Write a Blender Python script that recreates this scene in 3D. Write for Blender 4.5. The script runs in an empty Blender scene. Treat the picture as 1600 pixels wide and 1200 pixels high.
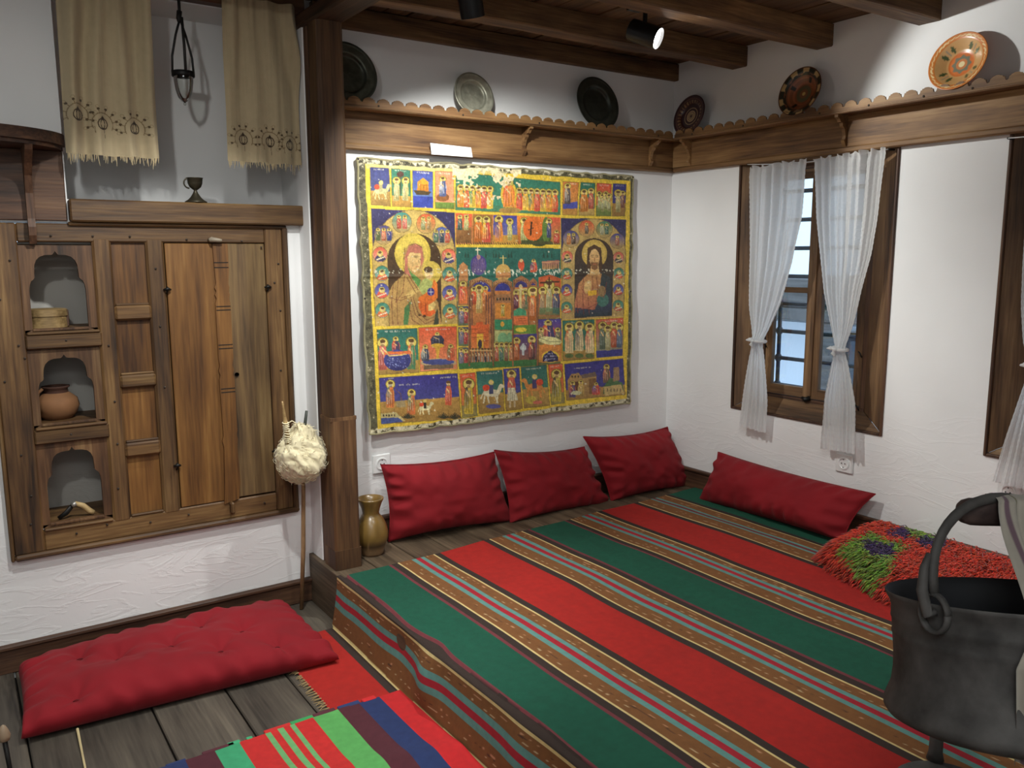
import bpy, math, random
import numpy as np
from mathutils import Vector, Matrix

# ------------------------------------------------------------------ camera
SC = bpy.context.scene
F = 1301.4
YAW, PIT, ROL = 0.598784, 0.152608, -0.003597
CAM = np.array([-3.55604, -3.56044, 1.35])
def _basis():
    cy, sy, cp, sp = math.cos(YAW), math.sin(YAW), math.cos(PIT), math.sin(PIT)
    fw = np.array([sy * cp, cy * cp, -sp]); rt = np.array([cy, -sy, 0.0]); up = np.cross(rt, fw)
    cr, sr = math.cos(ROL), math.sin(ROL)
    return rt * cr + up * sr, -rt * sr + up * cr, fw
RT, UP, FW = _basis()
cd = bpy.data.cameras.new('camera'); cam = bpy.data.objects.new('camera', cd)
SC.collection.objects.link(cam)
cd.sensor_fit = 'HORIZONTAL'; cd.sensor_width = 36.0; cd.lens = F / 1600 * 36.0; cd.clip_start = 0.02
M = Matrix.Identity(4)
for i in range(3):
    M[i][0] = RT[i]; M[i][1] = UP[i]; M[i][2] = -FW[i]; M[i][3] = CAM[i]
cam.matrix_world = M
SC.camera = cam

# ------------------------------------------------------------------ view, world
vs = SC.view_settings
vs.view_transform = 'Standard'; vs.look = 'None'; vs.gamma = 1.0; vs.use_curve_mapping = False
vs.exposure = 0.70
W = bpy.data.worlds.new('overcast_sky'); SC.world = W; W.use_nodes = True
bg = W.node_tree.nodes['Background']
bg.inputs[0].default_value = (0.62, 0.80, 1.0, 1); bg.inputs[1].default_value = 1.1

# ------------------------------------------------------------------ lamps
def aim(o, loc, target):
    o.location = loc
    o.rotation_euler = (Vector(target) - Vector(loc)).to_track_quat('-Z', 'Y').to_euler()
def spot(name, loc, target, watt, deg, blend, col=(1.0, 0.95, 0.88), size=0.03):
    l = bpy.data.lights.new(name, 'SPOT'); l.energy = watt; l.spot_size = math.radians(deg)
    l.spot_blend = blend; l.color = col; l.shadow_soft_size = size
    o = bpy.data.objects.new(name, l); SC.collection.objects.link(o); aim(o, loc, target); return o
S1 = (-1.0, -0.82, 2.275); S1D = (0.424, -0.813, -0.385)
S2 = (-1.82, -0.745, 2.305); S2D = (0.32, 0.20, -0.92)
LC = (0.98, 1.0, 0.965)
spot('spot_light', tuple(S1[i] + 0.05 * S1D[i] for i in range(3)), tuple(S1[i] + S1D[i] for i in range(3)), 75, 92, 0.35, LC)
spot('spot_light', tuple(S2[i] + 0.05 * S2D[i] for i in range(3)), tuple(S2[i] + S2D[i] for i in range(3)), 128, 134, 0.6, LC)
spot('spot_light', (-2.80, -1.25, 2.30), (-2.85, -0.15, 0.0), 60, 88, 0.55, LC)
spot('spot_light', (-2.0, -2.30, 2.32), (-1.2, -0.7, 0.0), 26, 100, 0.8, LC, 0.05)
spot('spot_light', (-3.7, -2.3, 2.30), (-2.9, 0.0, 0.65), 28, 96, 0.9, LC, 0.05)  # added spot out of view, brightens the cabinet wall and recess
al = bpy.data.lights.new('added_fill_light', 'AREA'); al.shape = 'RECTANGLE'; al.size = 1.2; al.size_y = 0.8  # area light added out of view for soft fill; no ceiling fixture
al.energy = 20; al.color = (0.97, 1.0, 0.99)
ao = bpy.data.objects.new('added_fill_light', al); SC.collection.objects.link(ao)
ao.location = (-3.6, -3.9, 2.29)

# ------------------------------------------------------------------ helpers
COLL = SC.collection
def ray(px, py):
    return FW + RT * (px - 800) / F - UP * (py - 600) / F
def at(px, py, ax, val):
    """the point of a real plane (wall, floor, shelf front) measured in the photograph"""
    d = ray(px, py); k = 'xyz'.index(ax)
    return CAM + (val - CAM[k]) / d[k] * d
def proj(P):
    d = np.asarray(P, float) - CAM
    w = d @ FW
    return 800 + F * (d @ RT) / w, 600 - F * (d @ UP) / w

def s2l(c):
    return tuple((x / 12.92 if x <= 0.04045 else ((x + 0.055) / 1.055) ** 2.4) for x in c)
def rgb(r, g, b):
    return s2l((r / 255, g / 255, b / 255))
def tag(o, label=None, cat=None, group=None, kind=None):
    if label: o['label'] = label
    if cat: o['category'] = cat
    if group: o['group'] = group
    if kind: o['kind'] = kind
    return o
def thing(name, label, cat, loc=(0, 0, 0), group=None):
    o = bpy.data.objects.new(name, None); COLL.objects.link(o); o.location = loc; o.empty_display_size = .05
    return tag(o, label, cat, group)
def struct(name):
    o = bpy.data.objects.new(name, None); COLL.objects.link(o); o.empty_display_size = .05
    return tag(o, kind='structure')

class MB:
    def __init__(s): s.v = []; s.f = []; s.n = 0
    def add(s, vs_, fs):
        n = len(s.v); s.v += [tuple(map(float, p)) for p in vs_]; s.f += [tuple(i + n for i in f) for f in fs]; return s
    def box(s, x0, x1, y0, y1, z0, z1, b=0.0):
        x0, x1 = min(x0, x1), max(x0, x1); y0, y1 = min(y0, y1), max(y0, y1); z0, z1 = min(z0, z1), max(z0, z1)
        c = [(x0, y0, z0), (x1, y0, z0), (x1, y1, z0), (x0, y1, z0), (x0, y0, z1), (x1, y0, z1), (x1, y1, z1), (x0, y1, z1)]
        return s.hexa(c, b)
    def hexa(s, c, b=0.0):
        """8 corners: bottom ring 0-3, top ring 4-7; chamfered by b"""
        F6 = [(0, 3, 2, 1), (4, 5, 6, 7), (0, 1, 5, 4), (1, 2, 6, 5), (2, 3, 7, 6), (3, 0, 4, 7)]
        if b <= 0: return s.add(c, F6)
        c = [Vector(p) for p in c]
        ml = min((c[1] - c[0]).length, (c[3] - c[0]).length, (c[4] - c[0]).length)
        b = min(b, ml * .4)
        vid = {}; vs_ = []
        for fi, fc in enumerate(F6):
            for k in range(4):
                p = c[fc[k]]; a = (c[fc[k - 1]] - p); d = (c[fc[(k + 1) % 4]] - p)
                a = a.normalized() * b if a.length > 0 else a; d = d.normalized() * b if d.length > 0 else d
                vid[(fi, fc[k])] = len(vs_); vs_.append(p + a + d)
        fs = [tuple(vid[(fi, i)] for i in fc) for fi, fc in enumerate(F6)]
        ed = {}
        for fi, fc in enumerate(F6):
            for k in range(4):
                i, j = fc[k], fc[(k + 1) % 4]
                if (j, i) in ed:
                    fo = ed[(j, i)]; fs.append((vid[(fi, j)], vid[(fi, i)], vid[(fo, i)], vid[(fo, j)]))
                ed[(i, j)] = fi
        for i in range(8):
            fc3 = [fi for fi, fc in enumerate(F6) if i in fc]
            ids = [vid[(fi, i)] for fi in fc3]
            ctr = sum(c, Vector()) / 8
            n_ = (vs_[ids[1]] - vs_[ids[0]]).cross(vs_[ids[2]] - vs_[ids[0]])
            if n_.dot(c[i] - ctr) < 0: ids.reverse()
            fs.append(tuple(ids))
        return s.add(vs_, fs)
    def prism(s, pts, d):
        """pts: closed 3D outline, d: extrusion vector"""
        n = len(pts); d = np.array(d, float); P = [np.array(p, float) for p in pts]
        return s.add([tuple(p) for p in P] + [tuple(p + d) for p in P],
                     [tuple(range(n))[::-1], tuple(range(n, 2 * n))] + [(i, (i + 1) % n, n + (i + 1) % n, n + i) for i in range(n)])
    def ringstack(s, rings, close=True, cap=True):
        n = len(rings[0]); vs_ = [p for r in rings for p in r]; fs = []
        for k in range(len(rings) - 1):
            for i in range(n if close else n - 1):
                j = (i + 1) % n; fs.append((k * n + i, k * n + j, (k + 1) * n + j, (k + 1) * n + i))
        if cap:
            fs.append(tuple(range(n))[::-1]); fs.append(tuple(range((len(rings) - 1) * n, len(rings) * n)))
        return s.add(vs_, fs)
    def tube(s, path, r, n=8, cap=True, flat=1.0):
        path = [Vector(p) for p in path]; rings = []; prev = None
        for k, p in enumerate(path):
            t = (path[min(k + 1, len(path) - 1)] - path[max(k - 1, 0)]).normalized()
            a = Vector((0, 0, 1)) if abs(t.z) < .9 else Vector((1, 0, 0))
            if prev is not None: a = prev
            e1 = (a - t * a.dot(t)).normalized(); prev = e1; e2 = t.cross(e1)
            rr = r[k] if hasattr(r, '__len__') else r
            rings.append([tuple(p + (e1 * math.cos(2 * math.pi * i / n) + e2 * math.sin(2 * math.pi * i / n) * flat) * rr) for i in range(n)])
        return s.ringstack(rings, True, cap)
    def lathe(s, prof, n=32, c=(0, 0, 0), R=None, cap=False):
        rings = []
        for r, z in prof:
            ring = []
            for i in range(n):
                a = 2 * math.pi * i / n; p = Vector((r * math.cos(a), r * math.sin(a), z))
                if R is not None: p = R @ p
                ring.append(tuple(p + Vector(c)))
            rings.append(ring)
        return s.ringstack(rings, True, cap)
    def build(s, name, mat, parent=None, smooth=False, col=None, sharp=None):
        me = bpy.data.meshes.new(name); me.from_pydata(s.v, [], s.f); me.update()
        me.materials.append(mat)
        if smooth:
            me.polygons.foreach_set('use_smooth', [True] * len(me.polygons))
            if sharp: me.set_sharp_from_angle(angle=math.radians(sharp))
        if col is not None:
            a = me.color_attributes.new('paint', 'FLOAT_COLOR', 'POINT')
            c4 = np.ones((len(s.v), 4), np.float32); c4[:, :3] = col; a.data.foreach_set('color', c4.ravel())
        o = bpy.data.objects.new(name, me); COLL.objects.link(o)
        if parent is not None:
            o.parent = parent; o.location = -Vector(parent.location) if parent.parent is None else (0, 0, 0)
        return o
def box(name, mat, b, parent=None, bev=0.003):
    return MB().box(*b, bev).build(name, mat, parent)
def grid(name, V, mat, parent=None, col=None, smooth=True, wrap=False):
    """V: (nu, nv, 3) array"""
    nu, nv = V.shape[:2]
    me = bpy.data.meshes.new(name)
    me.vertices.add(nu * nv); me.vertices.foreach_set('co', V.astype(np.float32).ravel())
    I = np.arange(nu * nv).reshape(nu, nv)
    if wrap: I = np.concatenate([I, I[:1]], 0)
    q = np.stack([I[:-1, :-1], I[1:, :-1], I[1:, 1:], I[:-1, 1:]], -1).reshape(-1, 4)
    m = len(q)
    me.loops.add(m * 4); me.loops.foreach_set('vertex_index', q.ravel().astype(np.int32))
    me.polygons.add(m); me.polygons.foreach_set('loop_start', np.arange(0, m * 4, 4, dtype=np.int32))
    me.polygons.foreach_set('loop_total', np.full(m, 4, np.int32))
    me.update(calc_edges=True)
    if smooth: me.polygons.foreach_set('use_smooth', np.ones(m, bool))
    me.materials.append(mat)
    if col is not None:
        a = me.color_attributes.new('paint', 'FLOAT_COLOR', 'POINT')
        c4 = np.ones((nu * nv, 4), np.float32); c4[:, :3] = col.reshape(-1, 3); a.data.foreach_set('color', c4.ravel())
    o = bpy.data.objects.new(name, me); COLL.objects.link(o)
    if parent is not None:
        o.parent = parent; o.location = -Vector(parent.location) if parent.parent is None else (0, 0, 0)
    return o

# smooth value noise for numpy shapes
_rng = np.random.RandomState(7); _T = _rng.rand(256, 256)
def vnoise(x, y):
    x = np.asarray(x, float); y = np.asarray(y, float)
    xi = np.floor(x).astype(int); yi = np.floor(y).astype(int); fx = x - xi; fy = y - yi
    fx = fx * fx * (3 - 2 * fx); fy = fy * fy * (3 - 2 * fy)
    a = _T[xi % 256, yi % 256]; b = _T[(xi + 1) % 256, yi % 256]; c = _T[xi % 256, (yi + 1) % 256]; d = _T[(xi + 1) % 256, (yi + 1) % 256]
    return (a * (1 - fx) + b * fx) * (1 - fy) + (c * (1 - fx) + d * fx) * fy - .5

# ------------------------------------------------------------------ materials
def mat_new(name):
    m = bpy.data.materials.new(name); m.use_nodes = True; nt = m.node_tree
    return m, nt, nt.nodes['Principled BSDF']
def N(nt, t, **k):
    n = nt.nodes.new(t)
    for a, b in k.items():
        if a in n.inputs: n.inputs[a].default_value = b
        else: setattr(n, a, b)
    return n
def ramp(nt, stops):
    n = nt.nodes.new('ShaderNodeValToRGB'); e = n.color_ramp.elements
    while len(e) < len(stops): e.new(0.5)
    for i, (p, c) in enumerate(stops):
        e[i].position = p; e[i].color = (*c, 1)
    return n
def bump(nt, bs, src, strength=.3, dist=.01):
    b = N(nt, 'ShaderNodeBump'); b.inputs['Strength'].default_value = strength; b.inputs['Distance'].default_value = dist
    nt.links.new(src, b.inputs['Height']); nt.links.new(b.outputs[0], bs.inputs['Normal']); return b
def wood(name, cols, axis='x', scale=1.0, rough=.6, bs=.35, fine=1.0, stain=None):
    m, nt, p = mat_new(name); L = nt.links.new
    tc = N(nt, 'ShaderNodeTexCoord'); oi = N(nt, 'ShaderNodeObjectInfo')
    va = N(nt, 'ShaderNodeVectorMath', operation='MULTIPLY_ADD')
    va.inputs[1].default_value = (7, 13, 5); L(oi.outputs['Random'], va.inputs[0]); L(tc.outputs['Object'], va.inputs[2])
    def mp(along, across):
        mm = N(nt, 'ShaderNodeMapping'); s_ = [across * scale] * 3; s_['xyz'.index(axis)] = along * scale
        mm.inputs['Scale'].default_value = s_; L(va.outputs[0], mm.inputs[0]); return mm
    n1 = N(nt, 'ShaderNodeTexNoise'); n1.inputs['Scale'].default_value = 1.0; n1.inputs['Detail'].default_value = 5
    n1.inputs['Distortion'].default_value = .6; L(mp(1.2, 14).outputs[0], n1.inputs['Vector'])
    n2 = N(nt, 'ShaderNodeTexNoise'); n2.inputs['Scale'].default_value = 1.0; n2.inputs['Detail'].default_value = 4; L(mp(6, 120 * fine).outputs[0], n2.inputs['Vector'])
    n3 = N(nt, 'ShaderNodeTexNoise'); n3.inputs['Scale'].default_value = 1.0; n3.inputs['Detail'].default_value = 3; L(mp(3.0, 4.5).outputs[0], n3.inputs['Vector'])
    a = N(nt, 'ShaderNodeMath', operation='MULTIPLY_ADD'); a.inputs[1].default_value = .55; L(n2.outputs[0], a.inputs[0]); L(n1.outputs[0], a.inputs[2])
    a2 = N(nt, 'ShaderNodeMath', operation='MULTIPLY_ADD'); a2.inputs[1].default_value = .5; L(n3.outputs[0], a2.inputs[0]); L(a.outputs[0], a2.inputs[2])
    a3 = N(nt, 'ShaderNodeMath', operation='MULTIPLY'); a3.inputs[1].default_value = .5; L(a2.outputs[0], a3.inputs[0])
    r = ramp(nt, [(.37 + .30 * i / (len(cols) - 1), c) for i, c in enumerate(cols)])
    L(a3.outputs[0], r.inputs[0])
    hv = N(nt, 'ShaderNodeHueSaturation'); 
    mr = N(nt, 'ShaderNodeMapRange'); mr.inputs['To Min'].default_value = .82; mr.inputs['To Max'].default_value = 1.2
    L(oi.outputs['Random'], mr.inputs[0]); L(mr.outputs[0], hv.inputs['Value']); L(r.outputs[0], hv.inputs['Color'])
    L(hv.outputs[0], p.inputs['Base Color'])
    p.inputs['Roughness'].default_value = rough
    bump(nt, p, a.outputs[0], bs, .004)
    return m
def plaster(name, col=(.82, .80, .78), strength=.35):
    m, nt, p = mat_new(name); L = nt.links.new
    tc = N(nt, 'ShaderNodeTexCoord')
    n1 = N(nt, 'ShaderNodeTexNoise'); n1.inputs['Scale'].default_value = 5; n1.inputs['Detail'].default_value = 8; L(tc.outputs['Object'], n1.inputs['Vector'])
    n2 = N(nt, 'ShaderNodeTexNoise'); n2.inputs['Scale'].default_value = 1.6; n2.inputs['Detail'].default_value = 3; L(tc.outputs['Object'], n2.inputs['Vector'])
    mp = N(nt, 'ShaderNodeMapping'); mp.inputs['Scale'].default_value = (1, 1, 3.5); L(tc.outputs['Object'], mp.inputs[0])
    n3 = N(nt, 'ShaderNodeTexNoise'); n3.inputs['Scale'].default_value = 3.2; n3.inputs['Detail'].default_value = 6; n3.inputs['Distortion'].default_value = 1.4; L(mp.outputs[0], n3.inputs['Vector'])
    pk = ramp(nt, [(.46, (0, 0, 0)), (.5, (1, 1, 1)), (.56, (.1, .1, .1))]); L(n3.outputs[0], pk.inputs[0])
    sep = N(nt, 'ShaderNodeSeparateXYZ'); L(tc.outputs['Object'], sep.inputs[0])
    mr = N(nt, 'ShaderNodeMapRange'); mr.inputs['From Min'].default_value = .15; mr.inputs['From Max'].default_value = .75
    mr.inputs['To Min'].default_value = .22; mr.inputs['To Max'].default_value = 0.02; L(sep.outputs[2], mr.inputs[0])
    a = N(nt, 'ShaderNodeMath', operation='MULTIPLY'); L(pk.outputs[0], a.inputs[0]); L(mr.outputs[0], a.inputs[1])
    b = N(nt, 'ShaderNodeMath', operation='MULTIPLY_ADD'); b.inputs[1].default_value = .6; L(n1.outputs[0], b.inputs[0]); L(a.outputs[0], b.inputs[2])
    c2 = tuple(x * .93 for x in col)
    r = ramp(nt, [(.35, c2), (.6, col)]); L(n2.outputs[0], r.inputs[0]); L(r.outputs[0], p.inputs['Base Color'])
    p.inputs['Roughness'].default_value = .85
    bump(nt, p, b.outputs[0], strength, .012)
    return m
def plain(name, col, rough=.6, metal=0.0, nscale=0, var=.2, bs=0.0, spec=None):
    m, nt, p = mat_new(name); L = nt.links.new
    p.inputs['Roughness'].default_value = rough; p.inputs['Metallic'].default_value = metal
    if spec is not None: p.inputs['Specular IOR Level'].default_value = spec
    tc = N(nt, 'ShaderNodeTexCoord'); n = N(nt, 'ShaderNodeTexNoise'); n.inputs['Scale'].default_value = nscale or 8
    n.inputs['Detail'].default_value = 6; L(tc.outputs['Object'], n.inputs['Vector'])
    r = ramp(nt, [(.3, tuple(max(0, x * (1 - var)) for x in col)), (.7, tuple(min(1, x * (1 + var)) for x in col))])
    L(n.outputs[0], r.inputs[0]); L(r.outputs[0], p.inputs['Base Color'])
    if bs: bump(nt, p, n.outputs[0], bs, .004)
    return m
def painted(name, rough=.6, weave=0.0, wscale=900, sheen=0.0, coat=0.0, bs=.2, mottle=.12):
    """colour comes from the vertex colours 'paint' laid on the real surface"""
    m, nt, p = mat_new(name); L = nt.links.new
    at_ = N(nt, 'ShaderNodeAttribute', attribute_name='paint'); tc = N(nt, 'ShaderNodeTexCoord')
    n = N(nt, 'ShaderNodeTexNoise'); n.inputs['Scale'].default_value = 40; n.inputs['Detail'].default_value = 6; L(tc.outputs['Object'], n.inputs['Vector'])
    mr = N(nt, 'ShaderNodeMapRange'); mr.inputs['From Min'].default_value = .25; mr.inputs['From Max'].default_value = .75
    mr.inputs['To Min'].default_value = 1 - mottle; mr.inputs['To Max'].default_value = 1 + mottle; L(n.outputs[0], mr.inputs[0])
    mx = N(nt, 'ShaderNodeVectorMath', operation='SCALE'); L(at_.outputs['Color'], mx.inputs[0]); L(mr.outputs[0], mx.inputs['Scale'])
    L(mx.outputs[0], p.inputs['Base Color']); p.inputs['Roughness'].default_value = rough
    p.inputs['Sheen Weight'].default_value = sheen; p.inputs['Coat Weight'].default_value = coat; p.inputs['Coat Roughness'].default_value = .25
    if weave:
        w = N(nt, 'ShaderNodeTexWave', wave_type='BANDS', bands_direction='Y'); w.inputs['Scale'].default_value = wscale; w.inputs['Distortion'].default_value = 1.5
        L(tc.outputs['Object'], w.inputs['Vector']); bump(nt, p, w.outputs[0], weave, .002)
    elif bs: bump(nt, p, n.outputs[0], bs, .003)
    return m
def fabric(name, col, rough=.85, sheen=.4, var=.12, bs=.3, scale=500):
    m, nt, p = mat_new(name); L = nt.links.new
    tc = N(nt, 'ShaderNodeTexCoord'); n = N(nt, 'ShaderNodeTexNoise'); n.inputs['Scale'].default_value = scale; n.inputs['Detail'].default_value = 2; L(tc.outputs['Object'], n.inputs['Vector'])
    n2 = N(nt, 'ShaderNodeTexNoise'); n2.inputs['Scale'].default_value = 6; n2.inputs['Detail'].default_value = 5; L(tc.outputs['Object'], n2.inputs['Vector'])
    r = ramp(nt, [(.3, tuple(x * (1 - var) for x in col)), (.7, tuple(min(1, x * (1 + var)) for x in col))]); L(n2.outputs[0], r.inputs[0])
    L(r.outputs[0], p.inputs['Base Color']); p.inputs['Roughness'].default_value = rough; p.inputs['Sheen Weight'].default_value = sheen
    p.inputs['Sheen Roughness'].default_value = .4
    bump(nt, p, n.outputs[0], bs, .001)
    return m

M_PL = plaster('white_plaster', (.86, .855, .85), .3)
M_PLN = plaster('shaded_niche_plaster', (.42, .40, .37), .3)  # darker plaster: the shade inside the niches is put into the colour
W_CAB = [rgb(38, 24, 13), rgb(78, 53, 29), rgb(106, 77, 44), rgb(136, 106, 66)]
W_ARC = [rgb(40, 25, 15), rgb(76, 50, 30), rgb(104, 73, 46), rgb(132, 102, 68)]
W_ORG = [rgb(62, 37, 17), rgb(100, 65, 30), rgb(126, 86, 42), rgb(150, 110, 60)]
W_POST = [rgb(42, 26, 15), rgb(74, 49, 29), rgb(98, 68, 41), rgb(122, 90, 58)]
W_SHELF = [rgb(70, 45, 26), rgb(110, 78, 46), rgb(138, 103, 64), rgb(160, 126, 84)]
W_DARK = [rgb(36, 22, 14), rgb(66, 42, 28), rgb(92, 62, 42), rgb(112, 80, 54)]
W_FLOOR = [rgb(50, 39, 28), rgb(82, 67, 50), rgb(104, 87, 68), rgb(128, 109, 85)]
W_FLOOR2 = [rgb(42, 37, 32), rgb(70, 63, 55), rgb(88, 80, 70), rgb(106, 97, 84)]
W_BEAM = [rgb(54, 35, 20), rgb(90, 62, 36), rgb(120, 88, 54), rgb(146, 112, 74)]
W_CEIL = [rgb(48, 31, 17), rgb(82, 56, 31), rgb(104, 74, 43), rgb(126, 94, 58)]
W_WIN = [rgb(56, 38, 24), rgb(94, 67, 43), rgb(120, 90, 60), rgb(148, 116, 82)]
m_cabx = wood('cabinet_wood_x', W_CAB, 'x'); m_cabz = wood('cabinet_wood_z', W_CAB, 'z'); m_arc = wood('arched_board_wood', W_ARC, 'z')
m_orgz = wood('pine_panel_wood', W_ORG, 'z', .8, .5, .15); m_post = wood('post_wood', W_POST, 'z', 1, .6, .3)
m_shx = wood('shelf_wood_x', W_SHELF, 'x'); m_shy = wood('shelf_wood_y', W_SHELF, 'y'); m_shz = wood('shelf_wood_z', W_SHELF, 'z')
m_dkx = wood('dark_wood_x', W_DARK, 'x'); m_dky = wood('dark_wood_y', W_DARK, 'y'); m_dkz = wood('dark_wood_z', W_DARK, 'z')
m_fly = wood('platform_plank_wood', W_FLOOR, 'y', .8, .65, .4); m_fly2 = wood('floor_plank_wood', W_FLOOR2, 'y', .8, .6, .4)
m_bmx = wood('beam_wood_x', W_BEAM, 'x', 1.2, .7, .6); m_bmy = wood('beam_wood_y', W_BEAM, 'y', 1.2, .7, .6)
m_cey = wood('ceiling_plank_wood', W_CEIL, 'y', 1.2, .7, .4)
m_wny = wood('window_wood_y', W_WIN, 'y'); m_wnz = wood('window_wood_z', W_WIN, 'z')
m_iron = plain('black_iron', (.018, .017, .016), .5, .6, 20, .4, .3)
m_nail = plain('nail_iron', (.04, .028, .02), .6, .3, 30, .4)
m_gap = plain('dark_gap', (.012, .009, .007), .95)
m_red = fabric('red_cushion_cloth', rgb(134, 10, 23), .9, .02)
m_red2 = fabric('red_mattress_cloth', rgb(136, 10, 25), .9, .02)
m_white = plain('white_plastic', (.80, .80, .79), .3, 0, 5, .02)
m_black = plain('black_lamp_metal', (.012, .012, .013), .35, .3)
m_rug = painted('woven_rug', .95, .5, 260, 0)
m_rug2 = painted('woven_rug_fine', .95, .4, 300, 0)
m_icon = painted('oil_painted_canvas', .5, 0, 0, 0, .15, .35, .2)
m_glaze = painted('glazed_pottery', .32, 0, 0, 0, .35, .05, .06)
m_linen = painted('towel_linen', .9, .25, 700, .2, mottle=.05)

# ------------------------------------------------------------------ room shell
def wallgrid(name, plane, a_br, z_br, holes, t0, t1, mat, parent=None):
    """solid wall from cells; holes = (a0,a1,z0,z1); plane 'x' (a=y) or 'y' (a=x)"""
    b = MB(); A = sorted(set(a_br)); Z = sorted(set(z_br))
    def hole(a, z): return any(h[0] < a < h[1] and h[2] < z < h[3] for h in holes)
    def P(a, t, z): return (a, t, z) if plane == 'y' else (t, a, z)
    na, nz = len(A) - 1, len(Z) - 1
    sol = [[not hole((A[i] + A[i + 1]) / 2, (Z[j] + Z[j + 1]) / 2) for j in range(nz)] for i in range(na)]
    S = lambda i, j: 0 <= i < na and 0 <= j < nz and sol[i][j]
    for i in range(na):
        for j in range(nz):
            if not sol[i][j]: continue
            a0, a1, z0, z1 = A[i], A[i + 1], Z[j], Z[j + 1]
            for t in (t0, t1):
                b.add([P(a0, t, z0), P(a1, t, z0), P(a1, t, z1), P(a0, t, z1)], [(0, 1, 2, 3)])
            for (ii, jj, q) in ((i - 1, j, ((a0, z0), (a0, z1))), (i + 1, j, ((a1, z0), (a1, z1))), (i, j - 1, ((a0, z0), (a1, z0))), (i, j + 1, ((a0, z1), (a1, z1)))):
                if not S(ii, jj):
                    (p0, q0), (p1, q1) = q
                    b.add([P(p0, t0, q0), P(p1, t0, q1), P(p1, t1, q1), P(p0, t1, q0)], [(0, 1, 2, 3)])
    return b.build(name, mat, parent)
FZ = -0.22; CZ = 2.415; XL = -4.9; YF = -4.7
REC = (-3.134, -2.225, 1.565, 2.33)
wb = wallgrid('wall_back', 'y', [XL, -3.41, -3.134, -2.305, -2.225, 0.35], [FZ - .05, .215, 1.48, 1.565, 2.33, CZ + .1],
              [(-3.41, -2.305, .215, 1.48), REC], 0.0, 0.42, M_PL); tag(wb, kind='structure')
b = MB(); r0, r1, q0, q1 = REC
b.add([(r0, .25, q0), (r1, .25, q0), (r1, .25, q1), (r0, .25, q1)], [(0, 1, 2, 3)])
b.build('niche_back', M_PL, wb)
# plaster pier behind the post
MB().box(-2.243, -2.13, -.125, 0.01, -.02, 2.3, .006).build('pier', M_PL, wb)
wr = wallgrid('wall_right', 'x', [YF, -2.76, -1.86, -1.40, -.50, 0.0], [FZ - .05, .515, 1.82, CZ + .1],
              [(-1.40, -.50, .515, 1.82), (-2.76, -1.86, .515, 1.82)], 0.0, 0.34, M_PL); tag(wr, kind='structure')
tag(box('wall_left', M_PL, (XL - .15, XL, YF, .42, FZ - .05, CZ + .1), bev=0), kind='structure')
tag(box('wall_front', M_PL, (XL - .15, .34, YF - .15, YF, FZ - .05, CZ + .1), bev=0), kind='structure')

# ceiling: planks laid on beams
ceil = struct('ceiling')
pitch = .1175; x = XL; k = 0
base = None
while x < .0:
    if base is None:
        base = MB().box(0, pitch - .006, YF, 0.0, CZ, CZ + .02, .002).build('plank', m_cey, ceil); o = base
    else:
        o = base.copy(); COLL.objects.link(o); o.parent = ceil
    o.location = (x + .016, 0, .002 * ((k * 7) % 3)); x += pitch; k += 1
MB().box(XL, 0, YF, 0, CZ + .026, CZ + .05).build('roof_deck', m_gap, ceil)
MB().box(-2.16, 0, -.036, 0, 2.325, CZ, .004).build('beam', m_bmx, ceil)
rb = random.Random(3)
for k in range(9):
    yc = -.47 - .51 * k
    if yc < YF: break
    v = []
    n = 14; b = MB(); rings = []
    for i in range(n + 1):
        xx = XL + (-.0 - XL) * i / n; w0 = .05 + rb.uniform(-.004, .004); zb = 2.318 + rb.uniform(-.004, .004); dy = rb.uniform(-.003, .003)
        rings.append([(xx, yc - w0 + dy, zb + .005), (xx, yc - w0 + .006 + dy, zb), (xx, yc + w0 - .006 + dy, zb), (xx, yc + w0 + dy, zb + .005), (xx, yc + w0 + dy, CZ), (xx, yc - w0 + dy, CZ)])
    b.ringstack(rings).build('beam', m_bmx, ceil)
MB().box(-2.25, -2.125, YF, -.0, 2.275, 2.335, .008).build('header_beam', m_dky, ceil)
# wall plate and lintel over the recess
t1 = MB().box(-3.5, -2.20, -.055, .40, 2.335, CZ, .006).build('trim_1', m_dkx); tag(t1, kind='structure')

# floors
fl = struct('floor')
xs = [XL, -4.62, -4.35, -4.08, -3.80, -3.45, -3.07, -2.82, -2.60, -2.258]
ry = random.Random(5)
for i in range(len(xs) - 1):
    cuts = [YF, ry.uniform(-3.2, -2.2), 0.0] if i % 2 else [YF, 0.0]
    if i == 3: cuts = [YF, -.80, 0.0]
    for j in range(len(cuts) - 1):
        MB().box(xs[i] + .003, xs[i + 1] - .003, cuts[j] + .002, cuts[j + 1] - .002, FZ - .03, FZ + ry.uniform(-.002, .001), .004).build('plank', m_fly2, fl)
MB().box(XL, -2.2, YF, 0, FZ - .06, FZ - .03).build('subfloor', m_gap, fl)
pf = struct('platform_floor')
x = -2.27; 
edges = [-2.245, -2.08, -1.885, -1.70, -1.51, -1.32]
while edges[-1] < -.1: edges.append(edges[-1] + .19)
edges[-1] = 0.0
for i in range(len(edges) - 1):
    MB().box(edges[i] + .0025, edges[i + 1] - .0025, YF, -.002, -.03, 0, .003).build('plank', m_fly, pf)
MB().box(-2.20, 0, YF, 0, -.06, -.03).build('subfloor', m_gap, pf)
MB().box(-2.262, -2.235, YF, -.001, FZ - .02, .002, .003).build('riser_board', m_fly, pf)

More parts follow.
